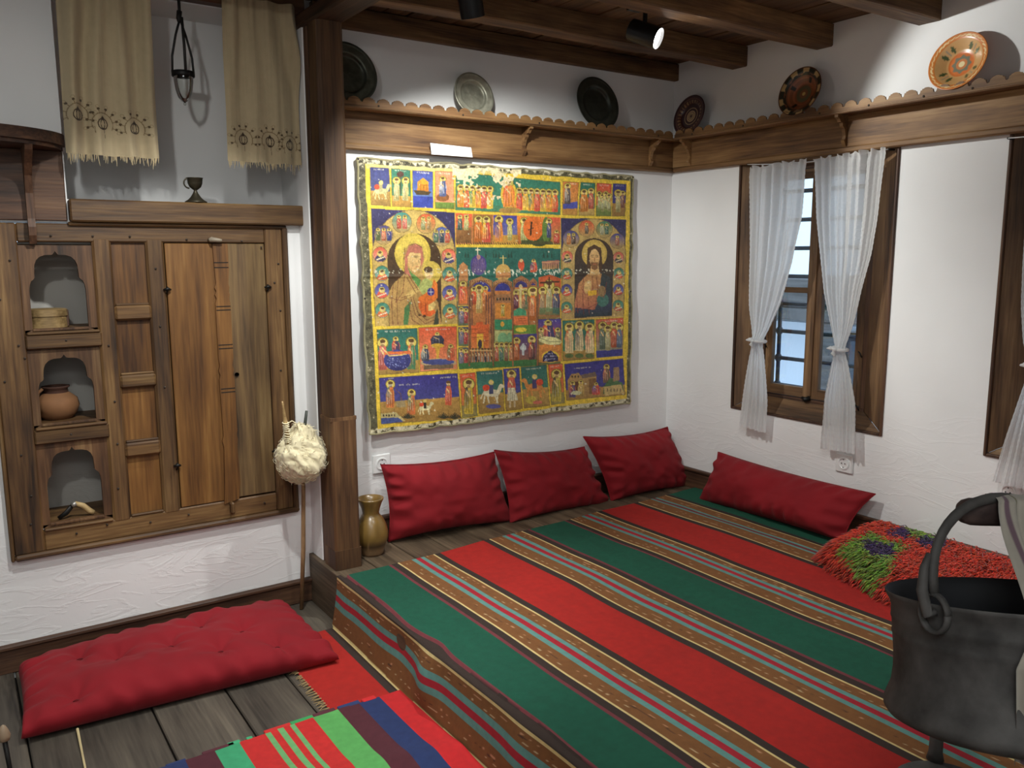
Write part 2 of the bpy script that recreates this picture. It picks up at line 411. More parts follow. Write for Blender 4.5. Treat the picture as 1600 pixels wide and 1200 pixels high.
# baseboards
def baseboard(name, bx, mat, bead):
    o = tag(MB().box(*bx, .003).box(*bead, .004).build(name, mat), kind='structure'); return o
baseboard('baseboard_back', (-2.12, -.002, -.020, -.001, .001, .10), m_dkx, (-2.12, -.002, -.028, -.001, .10, .118))
baseboard('baseboard_right', (-.020, -.001, YF, -.022, .001, .10), m_dky, (-.028, -.001, YF, -.022, .10, .118))
baseboard('baseboard_left', (XL, -2.2605, -.020, -.001, FZ, -.125), m_dkx, (XL, -2.2605, -.032, -.001, -.125, -.108))

# ------------------------------------------------------------------ post
post = thing('wooden_post', 'square dark brown timber post with chamfered edges rising from the platform edge', 'post', (-2.19, -.22, 0))
def chpost(b, x0, x1, y0, y1, z0, z1, c):
    o = [(x0 + c, y0), (x1 - c, y0), (x1, y0 + c), (x1, y1 - c), (x1 - c, y1), (x0 + c, y1), (x0, y1 - c), (x0, y0 + c)]
    b.ringstack([[(p[0], p[1], z0) for p in o], [(p[0], p[1], z1) for p in o]])
b = MB(); chpost(b, -2.246, -2.128, -.285, -.165, .09, .66, .010); b.build('lower_shaft', m_post, post)
b = MB(); chpost(b, -2.242, -2.130, -.281, -.167, .675, 2.277, .014); b.build('upper_shaft', m_post, post)
b = MB(); chpost(b, -2.248, -2.126, -.288, -.163, .001, .09, .004); b.build('foot', m_post, post)
b = MB(); chpost(b, -2.246, -2.128, -.285, -.165, .66, .675, .003); b.build('collar', m_post, post)
MB().box(-2.240, -2.215, -.163, -.125, .001, 2.275, .003).build('side_board', m_dkz, post)
MB().box(-2.235, -2.14, -.163, -.128, 2.2, 2.277, .003).build('bolster', m_dkx, post)

# ------------------------------------------------------------------ icon painting
def lin(c): return np.array(s2l(tuple(v / 255 for v in c)))
class Paint:
    def __init__(s, QX, QY):
        s.x = QX.ravel(); s.y = QY.ravel(); s.c = np.zeros((len(s.x), 3)); s.shape = QX.shape
    def sel(s, x0, x1, y0, y1):
        return np.nonzero((s.x >= x0) & (s.x <= x1) & (s.y >= y0) & (s.y <= y1))[0]
    def poly(s, pts, col, col2=None, a=1.0):
        P = np.array(pts, float); i = s.sel(P[:, 0].min(), P[:, 0].max(), P[:, 1].min(), P[:, 1].max())
        if not len(i): return
        X, Y = s.x[i], s.y[i]; ins = np.zeros(len(i), bool); j = len(P) - 1
        for k in range(len(P)):
            xa, ya = P[k]; xb, yb = P[j]
            if ya != yb:
                ins ^= ((ya > Y) != (yb > Y)) & (X < (xb - xa) * (Y - ya) / (yb - ya) + xa)
            j = k
        i = i[ins]; c = lin(col)
        if col2 is not None:
            t = ((s.y[i] - P[:, 1].min()) / max(1e-6, P[:, 1].max() - P[:, 1].min()))[:, None]; c = c * (1 - t) + lin(col2) * t
        s.c[i] = s.c[i] * (1 - a) + c * a
    def ell(s, cx, cy, rx, ry, col, col2=None, a=1.0, ring=None, ang=0.0):
        R = max(rx, ry) if ang else 0
        i = s.sel(cx - max(rx, R), cx + max(rx, R), cy - max(ry, R), cy + max(ry, R))
        if not len(i): return
        dx, dy = s.x[i] - cx, s.y[i] - cy
        if ang: ca, sa = math.cos(ang), math.sin(ang); dx, dy = dx * ca + dy * sa, -dx * sa + dy * ca
        d = (dx / rx) ** 2 + (dy / ry) ** 2
        m = d <= 1
        if ring: m &= d >= (1 - ring) ** 2
        t = ((dy / ry + 1) / 2)[m][:, None]; i = i[m]; c = lin(col)
        if col2 is not None: c = c * (1 - t) + lin(col2) * t
        s.c[i] = s.c[i] * (1 - a) + c * a
    def line(s, p, q, w, col, a=1.0):
        (x0, y0), (x1, y1) = p, q
        i = s.sel(min(x0, x1) - w, max(x0, x1) + w, min(y0, y1) - w, max(y0, y1) + w)
        if not len(i): return
        dx, dy = x1 - x0, y1 - y0; L2 = dx * dx + dy * dy + 1e-9
        t = np.clip(((s.x[i] - x0) * dx + (s.y[i] - y0) * dy) / L2, 0, 1)
        d = np.hypot(s.x[i] - x0 - t * dx, s.y[i] - y0 - t * dy); i = i[d <= w / 2]
        s.c[i] = s.c[i] * (1 - a) + lin(col) * a
    def pline(s, pts, w, col, a=1.0):
        for k in range(len(pts) - 1): s.line(pts[k], pts[k + 1], w, col, a)
R_ = random.Random(11)
YEL = (222, 188, 60); GRN = (20, 100, 84); BLU = (38, 44, 130); ORG = (216, 98, 58); TAN = (196, 164, 96); SKIN = (222, 190, 130)
def fig(P, cx, top, h, body, body2=None, halo=True, w=None, head=None, feet=False):
    """a small standing painted figure: halo, head, robe with folds"""
    w = w or h * .30; r = h * .10; hy = top + r * 1.25
    if halo: P.ell(cx, hy, r * 1.75, r * 1.75, (214, 196, 96)); P.ell(cx, hy, r * 1.75, r * 1.75, (120, 96, 40), ring=.16)
    sy = top + h * .21
    P.poly([(cx - w * .30, sy), (cx + w * .30, sy), (cx + w * .5, sy + h * .25), (cx + w * .46, top + h * .95), (cx - w * .46, top + h * .95), (cx - w * .5, sy + h * .25)], body, body2 or tuple(int(v * .8) for v in body))
    if body2: P.poly([(cx - w * .08, sy), (cx + w * .32, sy), (cx + w * .48, top + h * .9), (cx + w * .05, top + h * .9)], body2)
    for k in (-.25, 0.02, .28): P.line((cx + w * k * .7, sy + h * .1), (cx + w * k, top + h * .92), max(1.2, h * .014), tuple(int(v * .45) for v in body), .75)
    for k in (-.36, -.12, .16): P.line((cx + w * k * .7, sy + h * .08), (cx + w * k, top + h * .80), max(1.2, h * .018), tuple(min(255, int(v * .5 + 128)) for v in body), .6)
    P.line((cx - w * .22, sy + h * .12), (cx + w * .1, sy + h * .26), h * .045, SKIN)
    P.ell(cx, hy, r * .78, r * 1.05, head or SKIN); P.ell(cx, hy - r * .55, r * .85, r * .6, (92, 62, 36)); P.ell(cx, hy + r * .75, r * .5, r * .4, (120, 88, 56), a=.7)
    if feet: P.line((cx - w * .2, top + h * .95), (cx - w * .2, top + h), h * .05, (60, 40, 30)); P.line((cx + w * .2, top + h * .95), (cx + w * .2, top + h), h * .05, (60, 40, 30))
def horse(P, cx, cy, s, col, rider, dirn=1):
    P.ell(cx, cy, s * .42, s * .19, col); P.poly([(cx + dirn * s * .25, cy), (cx + dirn * s * .42, cy - s * .42), (cx + dirn * s * .58, cy - s * .32), (cx + dirn * s * .42, cy + s * .08)], col)
    P.ell(cx + dirn * s * .56, cy - s * .36, s * .14, s * .08, col, ang=dirn * .5)
    for k, l in ((-.32, -.06), (-.2, .1), (.2, .14), (.34, -.05)):
        P.pline([(cx + k * s, cy + s * .1), (cx + (k + l * .5) * s, cy + s * .32), (cx + (k + l) * s, cy + s * .5)], s * .075, col)
    P.pline([(cx - dirn * s * .38, cy - s * .04), (cx - dirn * s * .52, cy + s * .28)], s * .06, col)
    if rider:
        P.poly([(cx - s * .12, cy - s * .42), (cx + s * .1, cy - s * .42), (cx + s * .12, cy + s * .06), (cx - s * .1, cy + s * .06)], rider)
        P.ell(cx, cy - s * .54, s * .13, s * .13, (214, 196, 96)); P.ell(cx, cy - s * .53, s * .075, s * .1, SKIN)
        P.ell(cx - dirn * s * .26, cy - s * .26, s * .18, s * .17, (214, 70, 44))
def script(P, x, y, L, h=6, ang=0.0, col=(214, 210, 190)):
    k = 0
    while k < L:
        w = R_.uniform(2.5, 6); 
        if R_.random() < .85:
            yy = y + math.tan(ang) * k; P.line((x + k, yy), (x + k + R_.uniform(-1, 2), yy + h * R_.uniform(.5, 1)), 1.8, col, .6)
            if R_.random() < .5: P.line((x + k, yy + h * .5), (x + k + w, yy + h * .5), 1.6, col, .5)
        k += w
def lerp4(q, u, v):
    a = np.array(q[0]) * (1 - u) + np.array(q[1]) * u; b_ = np.array(q[3]) * (1 - u) + np.array(q[2]) * u
    return tuple(a * (1 - v) + b_ * v)
def panel(P, q, c1, c2, ground=None, gcol=(178, 140, 74), gcol2=None, text=True):
    P.poly(q, c1, c2)
    if ground: P.poly([lerp4(q, 0, ground), lerp4(q, 1, ground), lerp4(q, 1, 1), lerp4(q, 0, 1)], gcol, gcol2 or tuple(int(v * .8) for v in gcol))
    P.pline([q[0], q[1], q[2], q[3], q[0]], 2.2, (70, 60, 40), .7)
    w = q[1][0] - q[0][0]
    if text: script(P, q[0][0] + w * .2, q[0][1] + 6, w * .6, 6, math.atan2(q[1][1] - q[0][1], w))
def medallion(P, cx, cy, r, sky, robe):
    P.ell(cx, cy, r * 1.06, r * 1.12, (110, 88, 50)); P.ell(cx, cy, r, r * 1.06, sky, tuple(int(v * .5 + 100) for v in sky))
    P.poly([(cx - r * .8, cy + r * .7), (cx - r * .5, cy + r * .15), (cx + r * .5, cy + r * .15), (cx + r * .8, cy + r * .7), (cx + r * .3, cy + r), (cx - r * .3, cy + r)], robe)
    P.line((cx - r * .5, cy + r * .75), (cx + r * .6, cy + r * .35), r * .16, (230, 214, 180))
    P.ell(cx, cy - r * .12, r * .42, r * .44, (206, 190, 96)); P.ell(cx, cy - r * .1, r * .24, r * .32, SKIN); P.ell(cx, cy - r * .3, r * .26, r * .18, (90, 64, 40))
def scene_medal(P, cx, cy, r, sky, cols):
    P.ell(cx, cy, r * 1.05, r * 1.1, (110, 88, 50)); P.ell(cx, cy, r, r * 1.05, sky, (180, 150, 90))
    n = len(cols)
    for k, c in enumerate(cols): fig(P, cx + (k - (n - 1) / 2) * r * .62, cy - r * .72, r * 1.45, c, w=r * .5)
def paint_icon(QX, QY):
    P = Paint(QX, QY); P.c[:] = lin((84, 82, 62))
    # weathered edge of the cloth
    n = vnoise(P.x * .09, P.y * .09) + .6 * vnoise(P.x * .31, P.y * .31)
    ex_ = np.clip((74 + .05 * P.x - P.y) / 20, 0, 1) * .5 + np.clip((P.y - (1133 - .124 * P.x)) / 10, 0, 1) * .6
    P.c[n < -.22] = lin((46, 44, 34)); P.c[n + ex_ > .52] = lin((204, 196, 166)); P.c[(n + ex_ > .35) & (n + ex_ <= .52)] = lin((140, 130, 100))
    P.poly([(78, 66), (1137, 136), (1122, 1003), (128, 1124)], YEL)
    P.poly([(78, 66), (640, 96), (640, 112), (84, 84)], (206, 196, 150), a=.5)
    # top row
    q = [(97, 80), (173, 83), (180, 235), (103, 230)]; panel(P, q, (34, 44, 110), (70, 80, 120), .62, (178, 138, 70)); horse(P, 142, 175, 62, (190, 186, 130), (170, 160, 110))
    q = [(182, 84), (258, 92), (263, 238), (187, 235)]; panel(P, q, (24, 104, 84), (70, 130, 96), .72, (200, 150, 70))
    fig(P, 204, 122, 96, (206, 190, 124), w=24); fig(P, 240, 122, 96, (206, 190, 124), w=24); P.line((220, 112), (220, 205), 4, (60, 60, 40)); P.ell(219, 108, 14, 12, (70, 30, 30))
    q = [(267, 93), (348, 97), (350, 243), (270, 240)]; panel(P, q, (40, 52, 140), (110, 140, 190)); P.poly([(270, 195), (350, 198), (350, 243), (270, 240)], (40, 60, 150)); 
    P.poly([(286, 176), (288, 138), (310, 122), (332, 140), (333, 178)], (228, 158, 42), (190, 110, 30)); P.poly([(272, 172), (346, 176), (332, 192), (284, 190)], (70, 54, 34)); P.line((290, 150), (330, 152), 2, (140, 80, 20))
    for k in (300, 312, 324): P.line((k, 150), (k, 172), 2.4, (150, 90, 24))
    q = [(357, 95), (430, 99), (434, 247), (360, 244)]; panel(P, q, (222, 132, 96), (230, 150, 110), .82, (110, 140, 60)); P.ell(388, 200, 26, 17, (140, 84, 44)); fig(P, 388, 118, 82, (206, 204, 200), (60, 80, 130), w=30)
    q = [(440, 100), (857, 140), (857, 270), (438, 250)]; panel(P, q, GRN, (60, 140, 110), text=False); P.poly([(438, 225), (857, 248), (857, 270), (438, 250)], (60, 120, 90))
    for k in range(17):
        if 6 <= k <= 8: continue
        fx = 458 + k * 23.6; fy = 152 + k * 1.2; c = [(220, 96, 50), (232, 150, 44), (54, 130, 90), (224, 110, 60), (196, 80, 70)][k % 5]
        fig(P, fx, fy, 92, c, [(232, 160, 50), (214, 80, 60), (230, 190, 70)][k % 3], w=26)
    P.ell(651, 190, 32, 56, (216, 180, 60)); fig(P, 651, 128, 116, (222, 92, 50), (226, 140, 60), w=48); P.ell(656, 252, 44, 12, (168, 130, 70))
    # paint loss at the top of the assembly
    i = P.sel(425, 700, 84, 262); X, Y = P.x[i], P.y[i]
    m = (vnoise(X * .035 + 3, Y * .04) + .7 * vnoise(X * .12, Y * .12) + (150 - Y) * .0052 - np.abs(X - 520) * .0016) > .02
    P.c[i[m]] = lin((226, 208, 166)) 
    q = [(868, 137), (930, 140), (924, 272), (866, 270)]; panel(P, q, (206, 120, 60), (180, 130, 60)); P.poly([(868, 226), (926, 216), (926, 244), (868, 246)], (60, 70, 150)); fig(P, 886, 146, 84, (190, 170, 150), (60, 50, 60), w=26)
    q = [(938, 140), (996, 143), (993, 273), (930, 272)]; panel(P, q, (20, 104, 88), (60, 130, 96), .8, (196, 160, 90)); fig(P, 952, 170, 92, (206, 120, 40), w=34); fig(P, 980, 166, 84, (200, 90, 70), w=22)
    q = [(1003, 143), (1062, 146), (1060, 275), (1000, 274)]; panel(P, q, (206, 72, 50), (190, 130, 70), .68, (120, 140, 70))
    for k in range(4): fig(P, 1013 + k * 13, 178 + (k % 2) * 8, 74, (190, 186, 120), w=13)
    q = [(1068, 145), (1120, 148), (1115, 275), (1064, 275)]; panel(P, q, (36, 40, 120), (60, 60, 130), .6, (176, 130, 66)); fig(P, 1088, 172, 92, (196, 180, 110), w=20); fig(P, 1106, 176, 70, (150, 90, 70), w=16)
    # second row
    P.poly([(437, 262), (858, 280), (858, 388), (440, 388)], (196, 130, 70))
    P.poly([(440, 264), (505, 267), (505, 385), (441, 385)], (216, 84, 54), (200, 120, 70)); P.poly([(441, 322), (503, 318), (503, 382), (441, 382)], (150, 100, 56), (120, 80, 44)); fig(P, 456, 272, 62, (60, 90, 80), w=20); fig(P, 482, 272, 62, (200, 190, 120), w=20)
    P.poly([(508, 268), (586, 271), (586, 388), (508, 386)], (150, 96, 50)); fig(P, 530, 276, 108, (224, 120, 40), w=34); fig(P, 562, 278, 106, (226, 180, 50), (200, 60, 60), w=36)
    P.poly([(590, 271), (684, 275), (684, 388), (590, 388)], (50, 54, 150), (120, 120, 150)); P.poly([(590, 350), (690, 350), (690, 388), (590, 388)], (190, 140, 60)); fig(P, 612, 276, 106, (60, 60, 130), (224, 140, 50), w=34); fig(P, 655, 286, 90, (206, 196, 110), w=20)
    P.poly([(686, 275), (858, 281), (858, 388), (686, 388)], (230, 130, 50), (180, 100, 50)); fig(P, 712, 284, 96, (206, 200, 120), w=30)
    P.ell(772, 350, 52, 46, (70, 100, 40), (40, 60, 30)); P.ell(748, 325, 40, 48, (224, 110, 44)); P.ell(800, 330, 16, 52, (90, 120, 50)); P.poly([(700, 372), (820, 374), (840, 388), (700, 388)], (64, 74, 40)); P.line((742, 300), (738, 350), 7, (50, 24, 20)); P.line((730, 330), (750, 322), 4, (50, 24, 20))
    P.poly([(806, 281), (858, 283), (858, 388), (826, 388)], (216, 84, 60), (150, 130, 70)); fig(P, 812, 286, 78, (60, 70, 120), w=18); fig(P, 842, 332, 56, (200, 70, 50), w=24)
    for x0 in range(446, 856, 9): P.line((x0, 384 - R_.uniform(0, 7)), (x0 + 3, 388), 3, (70, 50, 34))
    # centre: city and church fronts
    C = [(440, 398), (858, 404), (858, 865), (452, 885)]; P.poly(C, (14, 92, 84), (26, 110, 92))
    P.poly([(446, 640), (858, 640), (858, 865), (452, 885)], (150, 112, 62), (90, 100, 60))
    for x0 in (478, 490, 560, 590, 600, 612, 650, 662, 790, 805, 822):
        P.poly([(x0 - 4, 440), (x0, 412), (x0 + 4, 440)], (10, 60, 52))
    for k in range(60):
        x0 = R_.uniform(446, 856); y0 = 492 + R_.uniform(-14, 14); P.line((x0, y0), (x0 + R_.uniform(-4, 4), y0 + R_.uniform(2, 12)), R_.uniform(2, 6), (226, 226, 206), .8)
    def tower(x0, x1, top, bot, stone=(176, 128, 78), arch=BLU):
        P.poly([(x0, top + 18), ((x0 + x1) / 2, top), (x1, top + 18), (x1, bot), (x0, bot)], stone, tuple(int(v * .8) for v in stone))
        cx = (x0 + x1) / 2; rw = (x1 - x0) / 2 - 7
        P.ell(cx, top + 22 + rw, rw, rw, arch); P.poly([(cx - rw, top + 22 + rw), (cx + rw, top + 22 + rw), (cx + rw, bot - 2), (cx - rw, bot - 2)], (196, 120, 60), (170, 110, 66))
        P.ell(cx, top + 22 + rw, rw + 5, rw + 5, (110, 66, 40), ring=.09)
        for xx in (x0 + 3, x1 - 3): P.line((xx, top + 24), (xx, bot), 5, (150, 96, 60)); P.line((xx + 1.5, top + 24), (xx + 1.5, bot), 1.4, (90, 50, 34))
        for k in range(int((x1 - x0) / 9)): P.ell(x0 + 5 + k * 9, top + 19, 2.4, 2.4, (90, 40, 60))
    P.poly([(452, 535), (455, 472), (470, 458), (488, 474), (490, 535)], (190, 130, 80)); 
    P.ell(531, 470, 32, 40, (58, 50, 130), (70, 60, 120)); P.line((528, 402), (528, 440), 4, (224, 214, 180)); P.line((520, 410), (537, 410), 4, (224, 214, 180)); P.ell(531, 438, 8, 9, (170, 120, 110))
    for k in range(9): P.line((512 + k * 5, 445), (506 + k * 6.4, 500), 2, (150, 120, 130), .7)
    P.ell(628, 500, 30, 34, (204, 164, 88)); P.poly([(598, 500), (658, 500), (658, 520), (598, 520)], (190, 130, 80)); P.line((628, 432), (628, 468), 3.5, (214, 190, 110)); P.line((616, 442), (640, 442), 3.5, (214, 190, 110)); P.ell(700, 470, 12, 24, (206, 80, 50)); P.ell(700, 452, 6, 7, SKIN)
    fig(P, 750, 448, 52, (50, 70, 110), (220, 90, 50), w=28); P.poly([(784, 455), (852, 450), (852, 484), (784, 488)], (150, 80, 96), (190, 150, 90)); P.line((784, 460), (852, 456), 5, (186, 140, 96))
    for k in range(7): P.line((790 + k * 9, 466), (790 + k * 9, 484), 3, (80, 60, 60))
    tower(448, 490, 522, 632, (170, 120, 76), (200, 130, 70)); tower(494, 586, 515, 880); tower(588, 664, 520, 690); tower(668, 732, 512, 760, (166, 110, 70), (44, 40, 110)); tower(732, 764, 520, 740, (160, 104, 66), (44, 40, 110)); P.poly([(770, 520), (812, 508), (858, 524), (858, 676), (770, 672)], (204, 92, 52), (170, 96, 56))
    fig(P, 470, 536, 92, (206, 60, 60), (226, 120, 60), w=34); fig(P, 533, 552, 116, (214, 190, 110), (190, 150, 80), w=26, halo=True); fig(P, 512, 560, 70, (224, 90, 50), w=22); fig(P, 558, 556, 66, (230, 130, 60), w=22)
    for xx in (494, 504, 560, 570, 580, 588): P.line((xx, 590), (xx, 740), 4.5, (130, 76, 56)); P.line((xx + 2, 590), (xx + 2, 740), 1.4, (60, 40, 60))
    P.poly([(598, 586), (660, 586), (660, 620), (598, 620)], (160, 110, 70)); 
    for k in range(5): P.ell(606 + k * 12, 606, 4, 6, (50, 36, 30))
    P.poly([(598, 622), (660, 622), (660, 682), (598, 682)], (206, 130, 50)); fig(P, 628, 628, 50, (190, 160, 50), w=16); P.poly([(596, 688), (664, 688), (664, 728), (596, 728)], (40, 130, 90)); P.ell(626, 706, 8, 10, (214, 160, 60))
    P.poly([(596, 732), (664, 732), (664, 862), (596, 866)], (186, 186, 120), (120, 150, 90)); P.ell(628, 765, 20, 26, (120, 170, 120)); P.ell(654, 765, 10, 26, (120, 170, 120))
    P.line((698, 566), (698, 650), 9, (206, 190, 130)); P.line((676, 570), (722, 566), 7, (206, 190, 130)); P.ell(698, 556, 7, 9, SKIN); fig(P, 680, 572, 76, (110, 40, 70), w=20); fig(P, 716, 572, 80, (214, 110, 50), (90, 120, 90), w=24); fig(P, 747, 560, 140, (226, 120, 50), w=26)
    P.poly([(672, 652), (694, 640), (722, 652), (722, 672), (672, 672)], (60, 140, 100)); P.poly([(670, 676), (728, 676), (728, 708), (670, 708)], (216, 110, 60)); P.poly([(670, 712), (760, 708), (760, 744), (670, 744)], (90, 130, 50)); P.ell(700, 728, 22, 9, (216, 190, 60))
    for k in range(3): P.line((672, 684 + k * 9), (726, 684 + k * 9), 1.4, (150, 66, 40))
    fig(P, 812, 534, 128, (200, 190, 130), w=26); fig(P, 786, 560, 108, (180, 140, 90), w=24); fig(P, 840, 560, 110, (110, 110, 130), (60, 60, 90), w=30); P.line((778, 540), (850, 536), 7, (70, 36, 24)); P.line((812, 520), (812, 560), 6, (70, 36, 24)); P.poly([(772, 640), (856, 640), (856, 672), (772, 670)], (60, 120, 80), a=.6)
    for k in range(3):
        y0 = 636 + k * 82; P.poly([(450, y0), (490, y0), (490, y0 + 74), (450, y0 + 74)], [(70, 60, 110), (50, 60, 110), (70, 80, 100)][k], (90, 110, 80)); fig(P, 462, y0 + 4, 66, (140, 130, 150), w=16); fig(P, 480, y0 + 8, 62, (200, 70, 70), w=16); P.line((450, y0 - 3), (490, y0 - 4), 4, YEL)
    P.poly([(502, 712), (572, 706), (572, 812), (502, 816)], (214, 92, 44), (206, 120, 60)); P.poly([(522, 700), (548, 696), (548, 716), (522, 718)], (214, 92, 44)); P.poly([(525, 745), (550, 744), (550, 812), (525, 813)], (230, 180, 60)); P.ell(537, 786, 8, 18, (50, 40, 60))
    for k in range(5): P.line((502, 726 + k * 17), (572, 721 + k * 17), 1.5, (150, 60, 34))
    for k in range(8): fig(P, 496 + k * 12.5, 800, 70, [(90, 66, 50), (120, 86, 56), (60, 60, 80)][k % 3], w=9, halo=False)
    for k in range(4): fig(P, 604 + k * 19, 780, 80, [(206, 90, 60), (60, 110, 90), (150, 90, 60), (220, 120, 50)][k], w=16)
    P.poly([(670, 748), (762, 744), (762, 860), (670, 862)], (46, 44, 120), (150, 96, 60)); fig(P, 682, 762, 94, (214, 110, 50), w=22); fig(P, 742, 756, 100, (190, 70, 44), (60, 40, 50), w=26); P.line((708, 786), (708, 826), 9, (200, 206, 206)); P.ell(708, 800, 12, 12, (206, 210, 206))
    P.poly([(452, 862), (762, 846), (762, 872), (452, 886)], (50, 110, 60))
    for xx in (492, 588, 666, 765): P.line((xx, 560), (xx + 2, 872), 6, (150, 96, 60)); P.line((xx + 2.4, 560), (xx + 4.4, 872), 1.6, (80, 44, 34))
    # big left icon
    P.poly([(103, 245), (435, 260), (447, 705), (120, 715)], (34, 32, 86), (60, 54, 90))
    for k in range(90):
        x0 = R_.uniform(105, 430); y0 = R_.uniform(250, 330); P.line((x0, y0), (x0 + R_.uniform(-6, 6), y0 + R_.uniform(-6, 6)), 1.8, (110, 110, 150), .5)
    def arch(cx, top, rx, bot, x0b, x1b, col, col2=None, ryf=1.0):
        pts = [(x0b, bot)] + [(cx - rx * math.cos(math.pi * t / 24), top + rx * ryf * (1 - math.sin(math.pi * t / 24))) for t in range(25)] + [(x1b, bot - 10)]
        P.poly(pts, col, col2); return pts
    a_ = arch(272, 250, 166, 715, 120, 447, (196, 166, 92), (190, 158, 90), 1.1); P.pline(a_, 2.4, (120, 92, 50))
    a_ = arch(274, 345, 106, 712, 176, 382, (64, 40, 26), (70, 46, 30)); P.pline(a_, 2.6, (60, 40, 24))
    P.ell(268, 425, 72, 82, (206, 178, 74)); P.ell(268, 425, 60, 70, (216, 188, 84)); P.ell(340, 500, 42, 46, (208, 180, 80))
    P.poly([(176, 712), (172, 580), (190, 545), (238, 500), (232, 420), (252, 388), (278, 382), (306, 396), (316, 440), (306, 500), (330, 560), (370, 620), (384, 705)], (186, 150, 84), (176, 136, 80))
    P.poly([(235, 500), (238, 430), (252, 396), (280, 386), (306, 400), (312, 450), (300, 480), (296, 440), (280, 425), (256, 428), (246, 470), (262, 520)], (186, 110, 90))
    P.poly([(246, 440), (258, 420), (300, 424), (300, 468), (288, 494), (268, 496), (252, 470)], (226, 188, 122)); P.ell(270, 455, 22, 34, (228, 192, 126), (206, 160, 100))
    P.line((276, 440), (286, 440), 3, (70, 46, 30)); P.line((295, 446), (301, 448), 3, (70, 46, 30)); P.line((292, 450), (294, 466), 2, (150, 100, 60)); P.line((282, 476), (292, 476), 3, (176, 80, 60)); P.line((272, 434), (288, 434), 2, (90, 60, 40))
    P.poly([(248, 480), (262, 500), (300, 530), (292, 560), (262, 520)], (90, 140, 70)); P.poly([(288, 560), (306, 530), (322, 520), (350, 540), (345, 570), (310, 590)], (170, 176, 100))
    P.ell(332, 502, 18, 24, (226, 196, 136)); P.ell(330, 488, 18, 12, (80, 54, 34)); P.line((326, 500), (330, 500), 2.4, (60, 40, 30)); P.line((338, 501), (342, 501), 2.4, (60, 40, 30)); P.line((330, 514), (336, 514), 2.4, (170, 80, 60))
    P.poly([(352, 525), (366, 545), (368, 600), (352, 618), (340, 590), (344, 560)], (226, 120, 46)); P.poly([(292, 600), (330, 575), (352, 600), (350, 640), (362, 660), (340, 675), (310, 672), (292, 640)], (228, 122, 44), (216, 90, 40)); P.line((318, 600), (322, 668), 3, (170, 70, 30)); P.line((300, 610), (302, 662), 2.4, (170, 70, 30)); P.ell(341, 577, 15, 16, (40, 44, 130)); P.line((332, 577), (350, 577), 2, (200, 200, 200)); P.line((341, 565), (341, 590), 2, (200, 200, 200))
    P.poly([(240, 590), (262, 572), (292, 560), (296, 572), (272, 588), (248, 604)], (214, 180, 106)); P.poly([(330, 630), (352, 616), (362, 628), (350, 650), (332, 654)], (222, 190, 116)); P.ell(298, 670, 7, 5, (60, 34, 24)); P.ell(316, 674, 7, 5, (60, 34, 24))
    P.poly([(236, 640), (262, 610), (250, 708), (232, 710)], (70, 120, 70)); P.poly([(360, 660), (368, 640), (374, 706), (352, 708)], (50, 60, 50))
    for pts in ([(190, 548), (184, 620), (190, 708)], [(210, 520), (204, 600), (210, 706)], [(236, 505), (228, 580), (200, 620)], [(250, 510), (290, 570)], [(244, 520), (280, 580)], [(260, 600), (280, 670), (320, 705), (352, 690)], [(270, 600), (290, 660), (325, 690), (356, 676)], [(250, 610), (268, 690), (300, 710)], [(222, 600), (260, 590)], [(176, 600), (220, 612), (246, 600)], [(236, 400), (230, 470), (240, 510)], [(252, 392), (280, 384), (306, 400)]):
        P.pline(pts, 3, (112, 60, 44), .85)
    for (cx, cy, r, sky, robe) in ((138, 428, 28, (216, 92, 60), (50, 50, 90)), (412, 435, 28, (216, 92, 60), (60, 60, 110)), (145, 503, 28, (40, 120, 96), (214, 100, 60)), (415, 508, 28, (40, 120, 96), (214, 100, 60)), (145, 573, 28, (50, 56, 140), (206, 84, 70)), (415, 582, 28, (50, 56, 140), (206, 84, 70)), (148, 650, 28, (40, 120, 96), (214, 110, 60)), (417, 655, 28, (40, 120, 96), (214, 110, 60))):
        medallion(P, cx, cy, r, sky, robe)
    scene_medal(P, 225, 300, 38, (36, 140, 130), [(206, 80, 60), (224, 110, 90)]); scene_medal(P, 322, 305, 37, (214, 90, 50), [(160, 160, 100), (190, 150, 90)]); scene_medal(P, 152, 350, 36, (60, 56, 120), [(90, 110, 60), (214, 110, 70), (50, 60, 130)]); scene_medal(P, 385, 357, 36, (50, 80, 150), [(60, 110, 80), (40, 60, 80), (214, 80, 50)])
    # big right icon
    P.poly([(860, 282), (1120, 288), (1105, 678), (862, 690)], (34, 32, 84), (60, 54, 90))
    for k in range(60):
        x0 = R_.uniform(862, 1116); y0 = R_.uniform(288, 340); P.line((x0, y0), (x0 + R_.uniform(-6, 6), y0 + R_.uniform(-6, 6)), 1.8, (110, 110, 150), .5)
    a_ = arch(990, 285, 128, 688, 862, 1108, (190, 160, 94), (184, 152, 92), 1.15); P.pline(a_, 2.4, (120, 92, 50))
    a_ = arch(991, 364, 76, 682, 914, 1062, (56, 36, 34), (40, 40, 44)); P.pline(a_, 2.6, (60, 40, 24))
    P.ell(993, 425, 50, 56, (198, 164, 78)); P.ell(993, 425, 41, 46, (206, 174, 88))
    P.poly([(914, 672), (914, 620), (930, 545), (965, 505), (1022, 505), (1040, 560), (1030, 660), (1000, 672)], (192, 140, 84), (176, 96, 76)); P.poly([(1020, 500), (1055, 520), (1062, 670), (985, 672), (1012, 600)], (44, 54, 60), (40, 60, 80)); P.poly([(916, 640), (1000, 650), (1062, 620), (1062, 672), (914, 676)], (44, 54, 90), (30, 50, 60))
